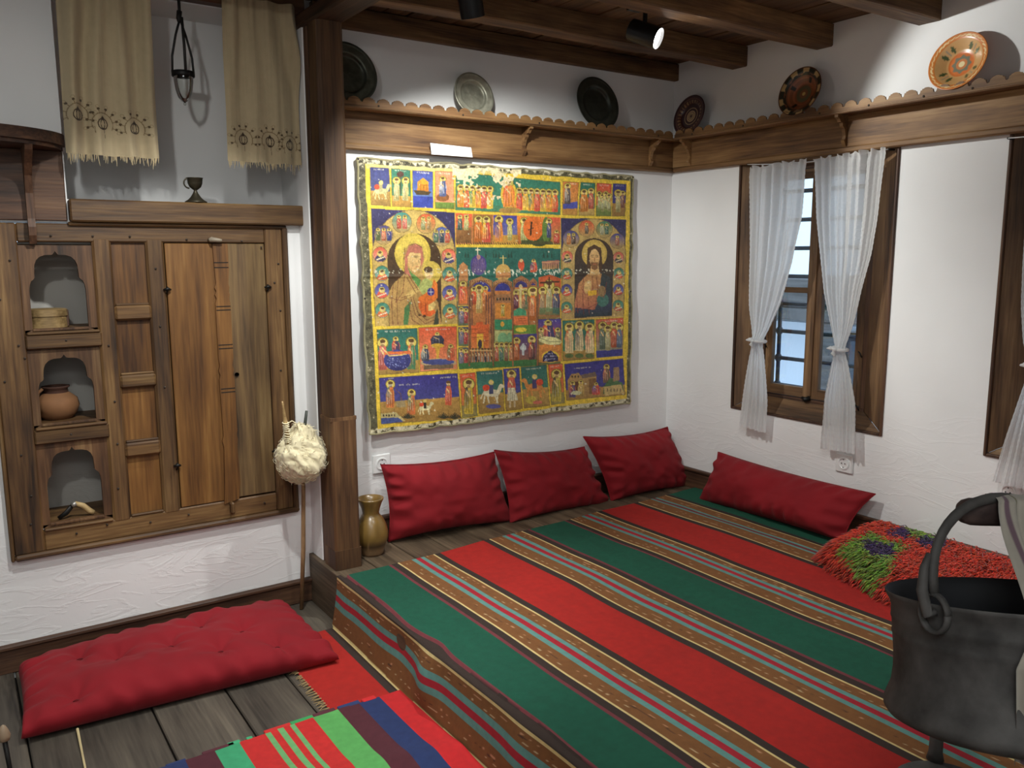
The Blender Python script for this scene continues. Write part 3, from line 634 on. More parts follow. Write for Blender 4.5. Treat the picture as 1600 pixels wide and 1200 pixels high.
    P.poly([(966, 402), (992, 388), (1020, 402), (1024, 470), (1018, 500), (968, 500), (962, 470)], (70, 44, 30)); P.poly([(980, 470), (1008, 470), (1014, 512), (972, 512)], (212, 170, 110))
    P.ell(993, 442, 20, 36, (222, 182, 120), (200, 150, 96)); P.poly([(978, 458), (1008, 458), (1004, 484), (993, 492), (982, 484)], (120, 80, 50)); P.line((988, 466), (998, 466), 3.2, (180, 90, 66)); P.line((981, 438), (988, 438), 3, (50, 34, 24)); P.line((999, 438), (1006, 438), 3, (50, 34, 24)); P.line((993, 440), (993, 456), 2.2, (160, 110, 70)); P.line((979, 432), (989, 431), 2, (80, 50, 30)); P.line((998, 431), (1008, 432), 2, (80, 50, 30))
    P.poly([(956, 540), (972, 528), (982, 545), (976, 580), (958, 584), (950, 566)], (216, 176, 112)); P.poly([(966, 574), (1000, 570), (1004, 590), (968, 592)], (226, 176, 50)); P.ell(1026, 610, 24, 26, (60, 110, 100)); P.ell(1022, 575, 16, 22, (150, 120, 80))
    for pts in ([(930, 545), (922, 600), (926, 660)], [(950, 520), (946, 600), (950, 668)], [(1000, 515), (1006, 560), (996, 640)], [(985, 515), (986, 570)], [(940, 560), (956, 590)], [(968, 600), (972, 668)], [(1040, 540), (1030, 600)], [(920, 652), (970, 640), (1010, 620)]):
        P.pline(pts, 2.6, (120, 50, 50), .8)
    for (cx, cy, r, sky, robe) in ((884, 438, 22, (214, 90, 60), (50, 60, 60)), (1089, 440, 21, (206, 90, 60), (50, 50, 60)), (882, 505, 22, (40, 116, 90), (206, 84, 50)), (1090, 503, 21, (40, 116, 90), (206, 84, 50)), (882, 570, 22, (50, 50, 130), (206, 80, 60)), (1088, 568, 21, (50, 50, 130), (200, 80, 60)), (882, 640, 22, (40, 116, 90), (214, 100, 60)), (1087, 632, 21, (40, 116, 90), (190, 90, 60))):
        medallion(P, cx, cy, r, sky, robe)
    scene_medal(P, 962, 325, 31, (214, 84, 50), [(110, 90, 70)]); scene_medal(P, 1033, 328, 31, (30, 116, 90), [(190, 190, 150), (60, 110, 90)]); scene_medal(P, 900, 366, 31, (50, 60, 140), [(224, 130, 50), (90, 60, 40)]); scene_medal(P, 1084, 374, 28, (50, 52, 130), [(190, 110, 80)])
    # third row
    q = [(125, 728), (287, 722), (292, 898), (132, 908)]; panel(P, q, (20, 96, 90), (50, 130, 100), .72, (190, 150, 80)); fig(P, 148, 765, 130, (206, 100, 90), w=36); fig(P, 200, 758, 70, (216, 90, 50), (40, 50, 90), w=34); fig(P, 262, 762, 130, (220, 110, 60), (60, 130, 90), w=36)
    P.ell(206, 850, 54, 42, (60, 70, 140), (30, 34, 100)); P.line((160, 822), (255, 818), 12, (216, 110, 60)); P.pline([(145, 800), (175, 832), (240, 826)], 5, (224, 190, 120))
    for k in range(50): P.ell(R_.uniform(165, 250), R_.uniform(836, 880), 1.8, 1.8, (150, 160, 210), a=.7)
    q = [(292, 720), (443, 714), (446, 885), (297, 896)]; panel(P, q, (214, 84, 50), (224, 140, 96)); fig(P, 367, 740, 56, (44, 50, 80), w=54); P.ell(368, 792, 26, 9, (222, 176, 60)); P.poly([(358, 796), (380, 796), (372, 830), (380, 866), (356, 866), (364, 830)], (216, 164, 60)); P.ell(371, 860, 72, 17, (190, 164, 120)); P.ell(371, 857, 64, 12, (60, 70, 130)); fig(P, 318, 790, 66, (190, 190, 170), (40, 50, 80), w=34); fig(P, 420, 788, 66, (90, 110, 60), (200, 90, 60), w=34); P.poly([(312, 870), (430, 866), (430, 882), (312, 888)], (110, 90, 70))
    q = [(768, 687), (860, 684), (862, 853), (770, 860)]; panel(P, q, (50, 50, 140), (200, 110, 60)); P.poly([(769, 780), (861, 776), (862, 853), (770, 860)], (214, 130, 60), (190, 130, 60)); fig(P, 808, 692, 90, (224, 100, 50), (50, 50, 100), w=58); fig(P, 780, 722, 70, (160, 140, 80), w=22); fig(P, 846, 722, 70, (120, 120, 90), w=22); P.ell(816, 772, 46, 16, (222, 214, 150), ang=.12); P.pline([(775, 762), (815, 776), (858, 774)], 2, (120, 120, 80))
    P.ell(817, 836, 34, 24, YEL); P.ell(816, 838, 28, 20, (26, 24, 76)); P.ell(816, 824, 13, 12, (26, 24, 76)); P.poly([(786, 838), (848, 836), (848, 852), (786, 856)], (26, 24, 76))
    script(P, 806, 820, 22, 6, 0, (200, 200, 226)); script(P, 794, 831, 44, 8, -.03, (200, 200, 226)); script(P, 800, 843, 34, 5, -.03, (190, 190, 220)); P.line((795, 852), (799, 845), 1.8, (210, 210, 226)); P.line((799, 845), (803, 852), 1.8, (210, 210, 226))
    q = [(865, 692), (993, 687), (993, 843), (867, 853)]; panel(P, q, (20, 100, 90), (60, 130, 96), .76, (180, 140, 70)); 
    for k, c in enumerate(((206, 110, 50), (50, 46, 60), (206, 90, 60))): fig(P, 892 + k * 41, 705 - (k == 1) * 8, 122, c, (226, 204, 150), w=36); P.ell(892 + k * 41, 832, 17, 9, (90, 110, 60))
    q = [(998, 688), (1108, 680), (1105, 832), (1002, 840)]; panel(P, q, (206, 88, 60), (110, 140, 120)); P.poly([(1000, 812), (1106, 806), (1105, 832), (1002, 840)], (46, 50, 130)); fig(P, 1026, 700, 112, (90, 110, 90), w=28); fig(P, 1046, 712, 104, (200, 190, 130), w=20); fig(P, 1072, 700, 104, (206, 90, 50), w=26); fig(P, 1092, 706, 98, (90, 110, 140), w=22)
    # bottom row
    q = [(133, 920), (446, 902), (460, 1082), (142, 1105)]; panel(P, q, (44, 38, 128), (70, 80, 140), .52, (186, 142, 72), text=False); script(P, 380, 916, 60, 7, -.05); script(P, 214, 946, 80, 6, -.05)
    fig(P, 178, 932, 112, (90, 116, 100), (216, 120, 60), w=34, head=(200, 190, 170)); fig(P, 262, 968, 104, (90, 130, 84), (206, 110, 60), w=34); horse(P, 316, 1040, 52, (222, 210, 160), (30, 30, 36)); fig(P, 410, 930, 104, (206, 90, 60), (206, 90, 60), w=26, halo=False); P.pline([(198, 965), (220, 985), (222, 1030)], 3, (110, 80, 50)); P.poly([(200, 1012), (236, 1010), (240, 1036), (202, 1038)], (160, 140, 100))
    P.poly([(140, 1062), (200, 1058), (240, 1092), (142, 1100)], (190, 176, 120)); P.poly([(142, 1080), (210, 1078), (232, 1096), (142, 1104)], (60, 80, 140)); 
    for k in range(5): P.poly([(148 + k * 11, 1066), (154 + k * 11, 1066), (154 + k * 11, 1074), (148 + k * 11, 1074)], (60, 50, 40))
    for cx in (390, 435, 250): 
        for k in range(9): P.line((cx, 1082), (cx + (k - 4) * 6, 1060 + abs(k - 4) * 4), 4, (40, 44, 34))
    def saint(q, c1, robe, r2):
        panel(P, q, c1, (200, 130, 70)); cx = (q[0][0] + q[1][0] + q[2][0] + q[3][0]) / 4; P.poly([lerp4(q, 0, .72), lerp4(q, 1, .72), lerp4(q, 1, 1), lerp4(q, 0, 1)], (70, 130, 80), a=.6); fig(P, cx, q[0][1] + 22, (q[3][1] - q[0][1]) * .82, robe, r2, w=40)
    saint([(455, 905), (517, 898), (525, 1070), (466, 1080)], (214, 84, 50), (50, 40, 40), (210, 180, 60))
    saint([(808, 868), (865, 863), (875, 1020), (822, 1028)], (206, 80, 50), (60, 50, 44), (190, 170, 70))
    q = [(521, 896), (625, 888), (632, 1052), (532, 1063)]; panel(P, q, (20, 96, 96), (80, 140, 110), .55, (186, 146, 76)); horse(P, 580, 980, 78, (226, 216, 180), (60, 70, 110)); P.ell(590, 1034, 30, 9, (90, 90, 150))
    q = [(629, 885), (693, 880), (705, 1043), (640, 1052)]; panel(P, q, (46, 44, 134), (70, 80, 140), .6, (190, 150, 78)); fig(P, 662, 892, 120, (206, 90, 60), (206, 90, 60), w=34); P.poly([(648, 960), (676, 960), (688, 1010), (644, 1012)], (224, 216, 180)); 
    for k in range(5): P.line((652 + k * 6, 962), (650 + k * 8, 1008), 1.4, (150, 140, 110))
    P.line((656, 1010), (656, 1036), 7, (200, 180, 140)); P.line((674, 1010), (674, 1034), 7, (200, 180, 140))
    q = [(700, 878), (802, 868), (815, 1030), (712, 1042)]; panel(P, q, (20, 96, 90), (80, 140, 110), .55, (190, 150, 78)); horse(P, 755, 958, 78, (214, 140, 70), (70, 60, 110), -1); P.ell(740, 1008, 22, 16, (190, 170, 70)); P.ell(766, 1018, 20, 7, (206, 110, 90))
    q = [(873, 865), (1108, 843), (1117, 987), (882, 1010)]; panel(P, q, (44, 40, 130), (60, 60, 130), .72, (186, 144, 80), text=False); script(P, 912, 880, 70, 6, -.08)
    P.poly([(888, 995), (886, 930), (900, 906), (930, 900), (940, 915), (1000, 905), (1004, 985)], (176, 140, 86), (150, 116, 70)); P.poly([(938, 908), (996, 896), (1004, 914), (942, 922)], (110, 90, 80)); P.ell(922, 958, 16, 24, (90, 50, 40)); P.poly([(970, 925), (1000, 922), (1004, 982), (972, 986)], (120, 84, 50)); 
    for k in range(3): P.ell(904 + k * 12, 915, 3, 5, (60, 40, 30))
    fig(P, 905, 935, 66, (206, 90, 50), (60, 70, 120), w=26); fig(P, 938, 930, 66, (206, 170, 90), w=26); P.ell(921, 980, 20, 8, (206, 204, 160)); fig(P, 1042, 868, 76, (206, 120, 90), (110, 90, 70), w=30); P.poly([(1030, 955), (1058, 920), (1105, 940), (1112, 975), (1030, 985)], (70, 110, 70)); P.poly([(1068, 935), (1070, 880), (1092, 876), (1094, 930)], (150, 120, 90)); P.poly([(1030, 956), (1100, 946), (1112, 982), (1036, 992)], (196, 170, 110)); fig(P, 1000, 940, 50, (60, 90, 150), (206, 80, 60), w=34)
    for k in range(5): P.line((1046 + k * 13, 964), (1046 + k * 13, 974), 3, (70, 50, 50))
    # flakes, creases and wear over everything
    for k in range(260):
        x0 = R_.uniform(90, 1120); y0 = R_.choice([R_.uniform(70, 1100), 495 + R_.uniform(-9, 9)]); P.ell(x0, y0, R_.uniform(1, 4), R_.uniform(1, 3.5), (222, 216, 190), a=.8)
    for k in range(14):
        x0 = R_.uniform(120, 1050); y0 = R_.uniform(120, 1050); P.line((x0, y0), (x0 + R_.uniform(-50, 50), y0 + R_.uniform(-8, 8)), 1.6, (214, 206, 170), .6)
    P.c[:] = P.c * .96 + lin((210, 190, 130)) * .04; P.c *= (1 + .42 * vnoise(P.x * .22, P.y * .30) + .30 * vnoise(P.x * .5 + 9, P.y * .11))[:, None]
    i = P.sel(84, 1130, 66, 1110); n = vnoise(P.x[i] * .02, P.y[i] * .02); P.c[i] *= (1 + .22 * n)[:, None]
    return P.c.reshape(*P.shape, 3)
NU, NV = 560, 430
TLp, TRp, BRp, BLp = at(559, 246, 'y', -.02), at(989, 276, 'y', -.02), at(985, 630, 'y', -.05), at(578, 679, 'y', -.05)
u = np.linspace(0, 1, NU)[:, None, None]; v = np.linspace(0, 1, NV)[None, :, None]
G = (TLp * (1 - u) + TRp * u) * (1 - v) + (BLp * (1 - u) + BRp * u) * v
px, py = proj(G.reshape(-1, 3)); QX = ((px - 540) * 2.554).reshape(NU, NV); QY = ((py - 230) * 2.553).reshape(NU, NV)
col = paint_icon(QX, QY)
U = u[..., 0] + 0 * v[..., 0]; Vv = v[..., 0] + 0 * u[..., 0]
G[..., 1] += .006 * vnoise(U * 9, Vv * 7) + .0015 * vnoise(U * 60, Vv * 50) - .003 * np.exp(-((Vv - .42) / .006) ** 2)
edge = np.minimum(np.minimum(U, 1 - U) * 1.65, np.minimum(Vv, 1 - Vv) * 1.25)
w_ = .010 * np.clip(1 - edge / .05, 0, 1)
G[..., 0] += w_ * vnoise(Vv * 30, U * 3) * (1); G[..., 2] += w_ * vnoise(U * 40, Vv * 3)
icon = thing('painted_cloth', 'large old painted cloth with many small saint scenes framed by yellow bands on white wall', 'painting', tuple((BLp + BRp) / 2))
grid('painted_front', G, m_icon, icon, col)
Gb = G[::8, ::8].copy(); Gb[..., 1] += .006
m_cb = fabric('canvas_back', (.30, .26, .18)); grid('backing', Gb, m_cb, icon)
b = MB()
for side in range(4):
    E_ = [G[:, 0], G[:, -1], G[0, :], G[-1, :]][side][::6]
    b.tube([tuple(p + np.array([0, .003, 0])) for p in E_], .0055, 6)
b.build('hem', fabric('frayed_hem', rgb(150, 142, 108), .95, .1, .5), icon)
for k, (uu, vv_) in enumerate(((.003, .004), (.5, .004), (.997, .004), (.003, .5), (.997, .5))):
    p = G[int(uu * (NU - 1)), int(vv_ * (NV - 1))]
    MB().lathe([(0.0001, -.004), (.005, -.003), (.005, .0), (.0015, .001), (.0015, .02)], 8, tuple(p), Matrix.Rotation(-math.pi / 2, 3, 'X')).build('nail', m_nail, icon)

# ------------------------------------------------------------------ plate shelves
def scallop(length, pitch, h0, h1, off=0.0):
    """outline of the fretted edge, along s, from s=0"""
    pts = []; n = int(length / pitch)
    s = 0
    prof = [(0, -.12), (.07, -.05), (.11, .25), (.13, .60), (.20, .56), (.24, .84), (.32, .86), (.38, 1.0), (.5, 1.04), (.62, 1.0), (.68, .86), (.76, .84), (.80, .56), (.87, .60), (.89, .25), (.93, -.05)]
    for k in range(n + 1):
        for a, h in prof:
            t = (k + a) * pitch
            if t <= length: pts.append((t, h0 + (h1 - h0) * h))
    pts.append((length, h0)); return pts
def fret(b, P0, P1, d, zlow, h0, h1, pitch):
    """strip quads from zlow up to the scalloped top, thickness d"""
    P0 = np.array(P0, float); P1 = np.array(P1, float); L_ = np.linalg.norm(P1 - P0); t = (P1 - P0) / L_
    pts = scallop(L_, pitch, h0, h1); d = np.array(d, float)
    rings = []
    for s, h in pts:
        p = P0 + t * s
        rings.append([(p[0], p[1], zlow), (p[0], p[1], h), (p[0] + d[0], p[1] + d[1], h), (p[0] + d[0], p[1] + d[1], zlow)])
    b.ringstack(rings)
def bracket(parent, pos, nrm, mat):
    """carved ogee bracket; nrm = direction out of the wall"""
    prof = [(0, 1.845), (.008, 1.845), (.022, 1.862), (.030, 1.872), (.020, 1.880), (.016, 1.892), (.022, 1.91), (.030, 1.925), (.045, 1.935), (.050, 1.950), (.066, 1.952), (.076, 1.965), (.094, 1.972), (.094, 1.985), (0, 1.985)]
    nx, ny = nrm; tx, ty = -ny, nx
    P = [(pos[0] + nx * (.02 + a * .85) - tx * .009, pos[1] + ny * (.02 + a * .85) - ty * .009, z) for a, z in prof]
    return MB().prism(P, (tx * .018, ty * .018, 0)).build('bracket', mat, parent)
def nails(parent, pts, ax='y', r=.005):
    for p in pts:
        R = Matrix.Rotation(math.pi / 2, 3, 'X') if ax == 'y' else Matrix.Rotation(-math.pi / 2, 3, 'Y')
        MB().lathe([(r, 0), (r * .8, r * .45), (.0002, r * .7)], 8, tuple(p), R).build('nail', m_nail, parent)
sh1 = thing('plate_shelf', 'long carved wooden plate shelf with scalloped edge above the painted cloth', 'shelf', (-1.1, -.02, 1.985))
MB().box(-2.12, -.0, -.022, -.0, 1.845, 1.985, .002).build('backboard', m_shx, sh1)
MB().box(-2.12, -.0, -.032, -.0, 1.818, 1.846, .006).build('moulding', m_shx, sh1)
MB().box(-2.12, -.006, -.098, -.0, 1.985, 1.998, .002).build('shelf_board', m_shx, sh1)
b = MB(); fret(b, (-2.118, -.106), (-.106, -.106), (0, .008, 0), 1.984, 2.013, 2.031, .0695); b.build('fretted_edge', m_shx, sh1)
MB().tube([(-2.118, -.106, 1.990), (-.106, -.106, 1.990)], .005, 6).build('bead', m_shx, sh1)
for xx in (-2.105, -1.07, -.20): bracket(sh1, (xx, 0), (0, -1), m_shx)
nails(sh1, [(-1.9, -.107, 2.0), (-1.47, -.107, 2.0), (-1.03, -.107, 2.0), (-.68, -.107, 2.0), (-.22, -.107, 2.0)])
sh2 = thing('plate_shelf', 'long carved wooden plate shelf with scalloped edge above the curtained window', 'shelf', (-.02, -2.2, 1.985))
ym = -3.3
MB().box(-.022, 0, ym, -.023, 1.845, 1.985, .002).build('backboard', m_shy, sh2)
MB().box(-.032, 0, ym, -.033, 1.818, 1.846, .006).build('moulding', m_shy, sh2)
MB().box(-.098, 0, ym, -.10, 1.985, 1.998, .002).build('shelf_board', m_shy, sh2)
b = MB(); fret(b, (-.106, -.116), (-.106, ym), (.008, 0, 0), 1.984, 2.013, 2.034, .0705); b.build('fretted_edge', m_shy, sh2)
MB().tube([(-.106, -.116, 1.990), (-.106, ym, 1.990)], .005, 6).build('bead', m_shy, sh2)
for yy in (-.16, -1.135, -2.1, -3.0): bracket(sh2, (0, yy), (-1, 0), m_shy)
nails(sh2, [(-.107, y_, 2.0) for y_ in (-.25, -.6, -1.05, -1.3, -1.55, -1.75)], 'x')

# ------------------------------------------------------------------ plates
def plate(label, c, r, nrm, prof, colf, mat, tilt=14, name='plate'):
    """c: point on the shelf where the rim rests; leans back on the wall"""
    t = math.radians(tilt); nrm = Vector(nrm)
    ax = (nrm * math.cos(t) + Vector((0, 0, 1)) * math.sin(t)).normalized()      # dish axis, facing the room and a little up
    upv = (Vector((0, 0, 1)) * math.cos(t) - nrm * math.sin(t)).normalized()
    sd = upv.cross(ax)
    ctr = Vector(c) + upv * r
    nr, na = len(prof), 96
    V = np.zeros((na, nr, 3)); C = np.zeros((na, nr, 3))
    for i in range(na):
        a = 2 * math.pi * i / na; d = upv * math.cos(a) + sd * math.sin(a)
        for j, (rr, h) in enumerate(prof):
            V[i, j] = ctr + d * (rr * r) + ax * (h * r); C[i, j] = colf(rr if j < nr // 2 else 1.2, a)
    o = grid(name, V - np.array(c), mat, None, C, True, True); o.location = c
    tag(o, label, 'plate', 'plates on the shelves'); return o
def dense(pr, n):
    out = []
    for k in range(len(pr) - 1):
        m = max(1, int(n * abs(pr[k + 1][0] - pr[k][0]) + 1))
        for j in range(m): t = j / m; out.append((pr[k][0] * (1 - t) + pr[k + 1][0] * t, pr[k][1] * (1 - t) + pr[k + 1][1] * t))
    out.append(pr[-1]); return out
def profile(front, back, n=34):
    f = dense(front, n); bk = dense(back, 4)
    while len(bk) < len(f): bk.append(bk[-1])
    return f + bk
pewter = profile([(.001, .0), (.55, .0), (.60, .015), (.66, .11), (.70, .13), (.90, .15), (.94, .17), (1.0, .165)], [(1.0, .15), (.68, .10), (.58, -.02), (.001, -.02)])
bowl = profile([(.001, .0), (.38, .01), (.5, .05), (.80, .25), (.84, .27), (1.0, .31)], [(1.0, .29), (.80, .22), (.45, -.02), (.001, -.03)])
m_pew = painted('dull_pewter', .42, 0, 0, 0, 0, .15, .25)
m_pew.node_tree.nodes['Principled BSDF'].inputs['Metallic'].default_value = .55
def pewcol(base):
    B = lin(base)
    def f(r, a):
        k = 1.0 - .25 * (abs(r - .62) < .03) - .2 * (abs(r - .92) < .02) + .15 * (.66 < r < .88)
        return B * k * (1 + .35 * float(vnoise(r * 7 + 3, 3 * math.cos(a) + 4)))
    return f
plate('dark pewter plate half hidden behind the timber post', (-2.02, -.075, 1.999), .135, (0, -1, 0), pewter, pewcol((84, 86, 74)), m_pew, 13)
plate('light grey pewter plate with broad stepped rim, above the white card', (-1.378, -.07, 1.999), .108, (0, -1, 0), pewter, pewcol((170, 168, 150)), m_pew, 14)
plate('blackened pewter plate, the nearest to the corner over the painted cloth', (-.62, -.078, 1.999), .140, (0, -1, 0), pewter, pewcol((62, 64, 56)), m_pew, 13)
def redbrown(r, a):
    if r > 1: return lin((70, 34, 30))
    c = lin((58, 26, 30))
    if .60 < r < .80:
        c = lin((70, 36, 34))
        if (a * 26 / (2 * math.pi)) % 1 < .42 and .62 < r < .78: c = lin((150, 116, 80))
    for q, w in ((.08, .02), (.16, .025), (.25, .02), (.40, .018)):
        if abs(r - q) < w: c = lin((196, 168, 124))
    if abs(r - .84) < .02: c = lin((120, 80, 60))
    return c
plate('dark maroon pottery plate with cream rings, right in the shelf corner', (-.078, -.185, 1.999), .112, (-1, 0, 0), pewter, redbrown, m_glaze, 14)
def brownflor(r, a):
    if r > 1: return lin((96, 50, 38))
    c = lin((126, 76, 48))
    if r > .78: c = lin((190, 160, 110)) if (a * 9 / 6.283) % 1 < .45 else lin((44, 46, 36))
    if r > .95: c = lin((90, 50, 34))
    if .70 < r < .78 + .04 * math.sin(a * 9): c = lin((44, 44, 34))
    if abs(r - .45) < .03 or abs(r - .62) < .02: c = lin((150, 88, 56))
    if r < .34: c = lin((88, 84, 62))
    if r < .2: c = lin((124, 80, 54))
    if r < .08: c = lin((190, 160, 96))
    if .46 < r < .66 and abs(((a + .3) % (math.pi / 2)) - .8) < .13: c = lin((34, 32, 26))
    return c
plate('brown pottery plate with black and cream wavy rim', (-.078, -.915, 1.999), .118, (-1, 0, 0), bowl, brownflor, m_glaze, 14)
def orangeflor(r, a):
    if r > 1: return lin((190, 104, 54))
    c = lin((206, 160, 104))
    if r > .80: c = lin((206, 124, 58))
    if abs(r - .90 - .018 * math.sin(a * 34)) < .018: c = lin((238, 214, 160))
    if r < .44: c = lin((214, 120, 62))
    if .18 < r < .30 + .03 * math.cos(a * 8): c = lin((124, 124, 104))
    if r < .18: c = lin((206, 130, 80))
    if r < .11: c = lin((240, 220, 170))
    q = (a % (2 * math.pi / 4)); 
    for q0 in (.45, 1.0):
        if .48 < r < .74 and abs(q - q0) < .13 * (1 - abs(r - .61) / .15): c = lin((72, 86, 50))
    if .50 < r < .74 and abs(q - .72) < .06: c = lin((150, 140, 120))
    return c
plate('large orange pottery bowl plate with green leaf marks and wavy cream line', (-.078, -1.668, 1.999), .118, (-1, 0, 0), bowl, orangeflor, m_glaze, 15)

# white card on the shelf moulding
cardt = thing('sign_card', 'small white paper card with one faint line of grey text on the shelf moulding', 'sign', (-1.5, -.036, 1.84))
A_ = [at(672.5, 223.5, 'y', -.045), at(736, 230.5, 'y', -.045), at(738.5, 246, 'y', -.05), at(674.5, 241, 'y', -.05)]
MB().prism([tuple(p) for p in A_], (0, .002, 0)).build('card', plain('white_card', (.86, .88, .88), .5), cardt)
b = MB(); rc = random.Random(2)
for k in range(22):
    t = .24 + k * .024; c0 = A_[0] * (1 - t) + A_[1] * t; c1 = A_[3] * (1 - t) + A_[2] * t; z0 = c0 * .52 + c1 * .48; z1 = c0 * .38 + c1 * .62
    if k in (7, 12): continue
    b.prism([tuple(z0 + np.array([-.0012, -.0006, 0])), tuple(z0 + np.array([.0012, -.0006, 0])), tuple(z1 + np.array([.0012, -.0006, 0])), tuple(z1 + np.array([-.0012, -.0006, 0]))], (0, .0003, 0))
b.build('text_line', plain('grey_print', (.45, .46, .46), .7), cardt)

#PART2
# ------------------------------------------------------------------ wall cabinet
cab = thing('wall_cabinet', 'built-in brown wooden wall cabinet with three arched niches, four small panels and two plain doors', 'cabinet', (-2.86, 0, .22))
Y0 = -.018
def cb(name, x0, x1, z0, z1, mat, y0=Y0, y1=.02, bev=.005, parent=cab): return MB().box(x0, x1, y0, y1, z0, z1, bev).build(name, mat, parent)
cb('stile', -3.412, -3.31, .235, 1.475, m_cabz); cb('stile', -3.066, -2.998, .30, 1.425, m_cabz, bev=.009); cb('stile', -2.876, -2.808, .30, 1.425, m_cabz, bev=.009)
cb('stile', -2.402, -2.328, .235, 1.475, m_cabz); cb('edge_moulding', -2.328, -2.306, .215, 1.475, m_cabz, -.03, .01, .007)
cb('edge_moulding', -3.425, -3.412, .215, 1.475, m_cabz, -.026, .01, .004)
cb('rail', -3.31, -2.402, 1.407, 1.475, m_cabx, -.016); cb('rail', -3.31, -2.402, .235, .315, m_cabx, -.016)
cb('base_moulding', -3.412, -2.306, .215, .237, m_cabx, -.034, .01, .007)
cb('top_strip', -3.14, -2.31, 1.468, 1.482, m_cabx, -.03, .01, .004)
for z0, z1 in ((1.012, 1.068), (.652, .708)):
    cb('rail', -3.312, -3.056, z0, z1, m_cabx, -.026); cb('rail_bead', -3.306, -3.062, z1 - .002, z1 + .008, m_cabx, -.032, -.004, .003)
cb('rail_bead', -3.306, -3.066, .312, .322, m_cabx, -.026, -.004, .003)
for z0, z1 in ((1.105, 1.165), (.837, .892), (.559, .620)):
    cb('rail', -3.004, -2.870, z0, z1, m_cabx, -.024, bev=.009); 
for z1 in (1.167, .894, .622, .318): cb('rail_bead', -2.998, -2.876, z1 - .004, z1 + .005, m_cabx, -.020, 0, .003)
cells = ((1.069, 1.395), (.709, 1.008), (.320, .649))
def arch_board(z0, z1):
    xl, xr = -3.312, -3.062; ol, orr = -3.284, -3.096; ot = z1 - .036; ob = z0 + .016
    h = ot - ob; xc = (ol + orr) / 2; inn = .022
    half = [(0, .015), (.004, .008), (.010, .001), (.020, .001), (.035, .0), (.052, -.006), (.064, -.018), (.071, -.036), (.0735, -.07 * h / .28), (.0735, -.30 * h), (.078, -.325 * h), (.086, -.35 * h), (.091, -.40 * h), (.094, -.47 * h), (.094, -h)]
    right = [(xc + a, ot + d) for a, d in half]; left = [(xc - a, ot + d) for a, d in half][::-1]
    inner = left[:-1] + right  # from bottom-left up over to bottom-right
    n = len(inner); m = MB()
    # outer points matched around the rectangle
    outer = []
    for k, (a, z) in enumerate(inner):
        if z < ot - .10 * 0 - .075 and a < xc: outer.append((xl, z if k else z0))
        elif z < ot - .075 and a > xc: outer.append((xr, z if k < n - 1 else z0))
        else:
            t = (a - (ol + .02)) / ((orr - .02) - (ol + .02)); outer.append((xl + (xr - xl) * min(1, max(0, t)), z1))
    outer[0] = (xl, z0); outer[-1] = (xr, z0)
    yf, yb = -.006, .012
    V = []
    for (a, z), (c, w) in zip(inner, outer): V += [(a, yf, z), (c, yf, w), (c, yb, w), (a, yb, z)]
    Fc = []
    for k in range(n - 1):
        i = 4 * k; j = i + 4
        Fc += [(i, i + 1, j + 1, j), (i + 3, j + 3, j + 2, i + 2), (i, j, j + 3, i + 3)]
    m.add(V, Fc); m.box(xl, xr, yf, yb, z0, ob, .002)
    m.box(ol, orr, yf - .006, yb, ob - .006, ob + .003, .001)
    return m.build('arched_board', m_arc, cab)
for z0, z1 in cells:
    arch_board(z0, z1)
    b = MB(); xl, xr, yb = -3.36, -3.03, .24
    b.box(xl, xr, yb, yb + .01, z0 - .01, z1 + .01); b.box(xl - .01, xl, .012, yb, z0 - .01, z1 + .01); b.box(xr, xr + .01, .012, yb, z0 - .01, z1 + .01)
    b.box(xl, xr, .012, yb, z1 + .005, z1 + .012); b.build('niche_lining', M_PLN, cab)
    MB().box(xl, xr, .012, yb, z0 - .004, z0 + .014, .002).build('niche_shelf', m_cabx, cab)
for z0, z1 in ((1.165, 1.409), (.892, 1.105), (.620, .837), (.315, .559)):
    cb('panel', -3.0, -2.874, z0, z1, m_orgz, .002, .014, .001)
for x0, x1 in ((-2.806, -2.618), ):
    d1 = cb('door', -2.804, -2.592, .318, 1.404, m_orgz, -.012, .010, .002)
m_grz = wood('worn_door_wood', [rgb(46, 33, 19), rgb(88, 66, 40), rgb(112, 88, 54), rgb(138, 114, 76)], 'z', .8, .6, .3)
d2 = cb('door', -2.589, -2.405, .322, 1.404, m_grz, -.010, .010, .002)
cb('dark_backing', -2.81, -2.40, .30, 1.42, m_gap, .012, .016, 0)
bt = [(-2.621, 1.404), (-2.560, 1.404), (-2.560, 1.30), (-2.566, 1.24), (-2.562, 1.225), (-2.567, 1.21), (-2.562, 1.195), (-2.566, 1.18), (-2.562, 1.16), (-2.562, .93), (-2.567, .90), (-2.562, .88), (-2.567, .86), (-2.562, .84), (-2.561, .62), (-2.566, .60), (-2.561, .58), (-2.566, .55), (-2.560, .40), (-2.570, .318), (-2.632, .305), (-2.626, .40), (-2.620, .55), (-2.626, .58), (-2.620, .60), (-2.624, .84), (-2.619, .86), (-2.624, .88), (-2.619, .90), (-2.622, .93), (-2.622, 1.16), (-2.616, 1.18), (-2.622, 1.195), (-2.616, 1.21), (-2.622, 1.225), (-2.616, 1.24)]
bat = MB().prism([(p[0], -.024, p[1]) for p in bt], (0, .012, 0)).build('batten', m_orgz, cab)
for z in (1.325, 1.305, 1.145, 1.13, .985, .97, .80, .785):
    MB().box(-2.620, -2.562, -.0248, -.0235, z, z + .004).build('carved_line', m_gap, cab)
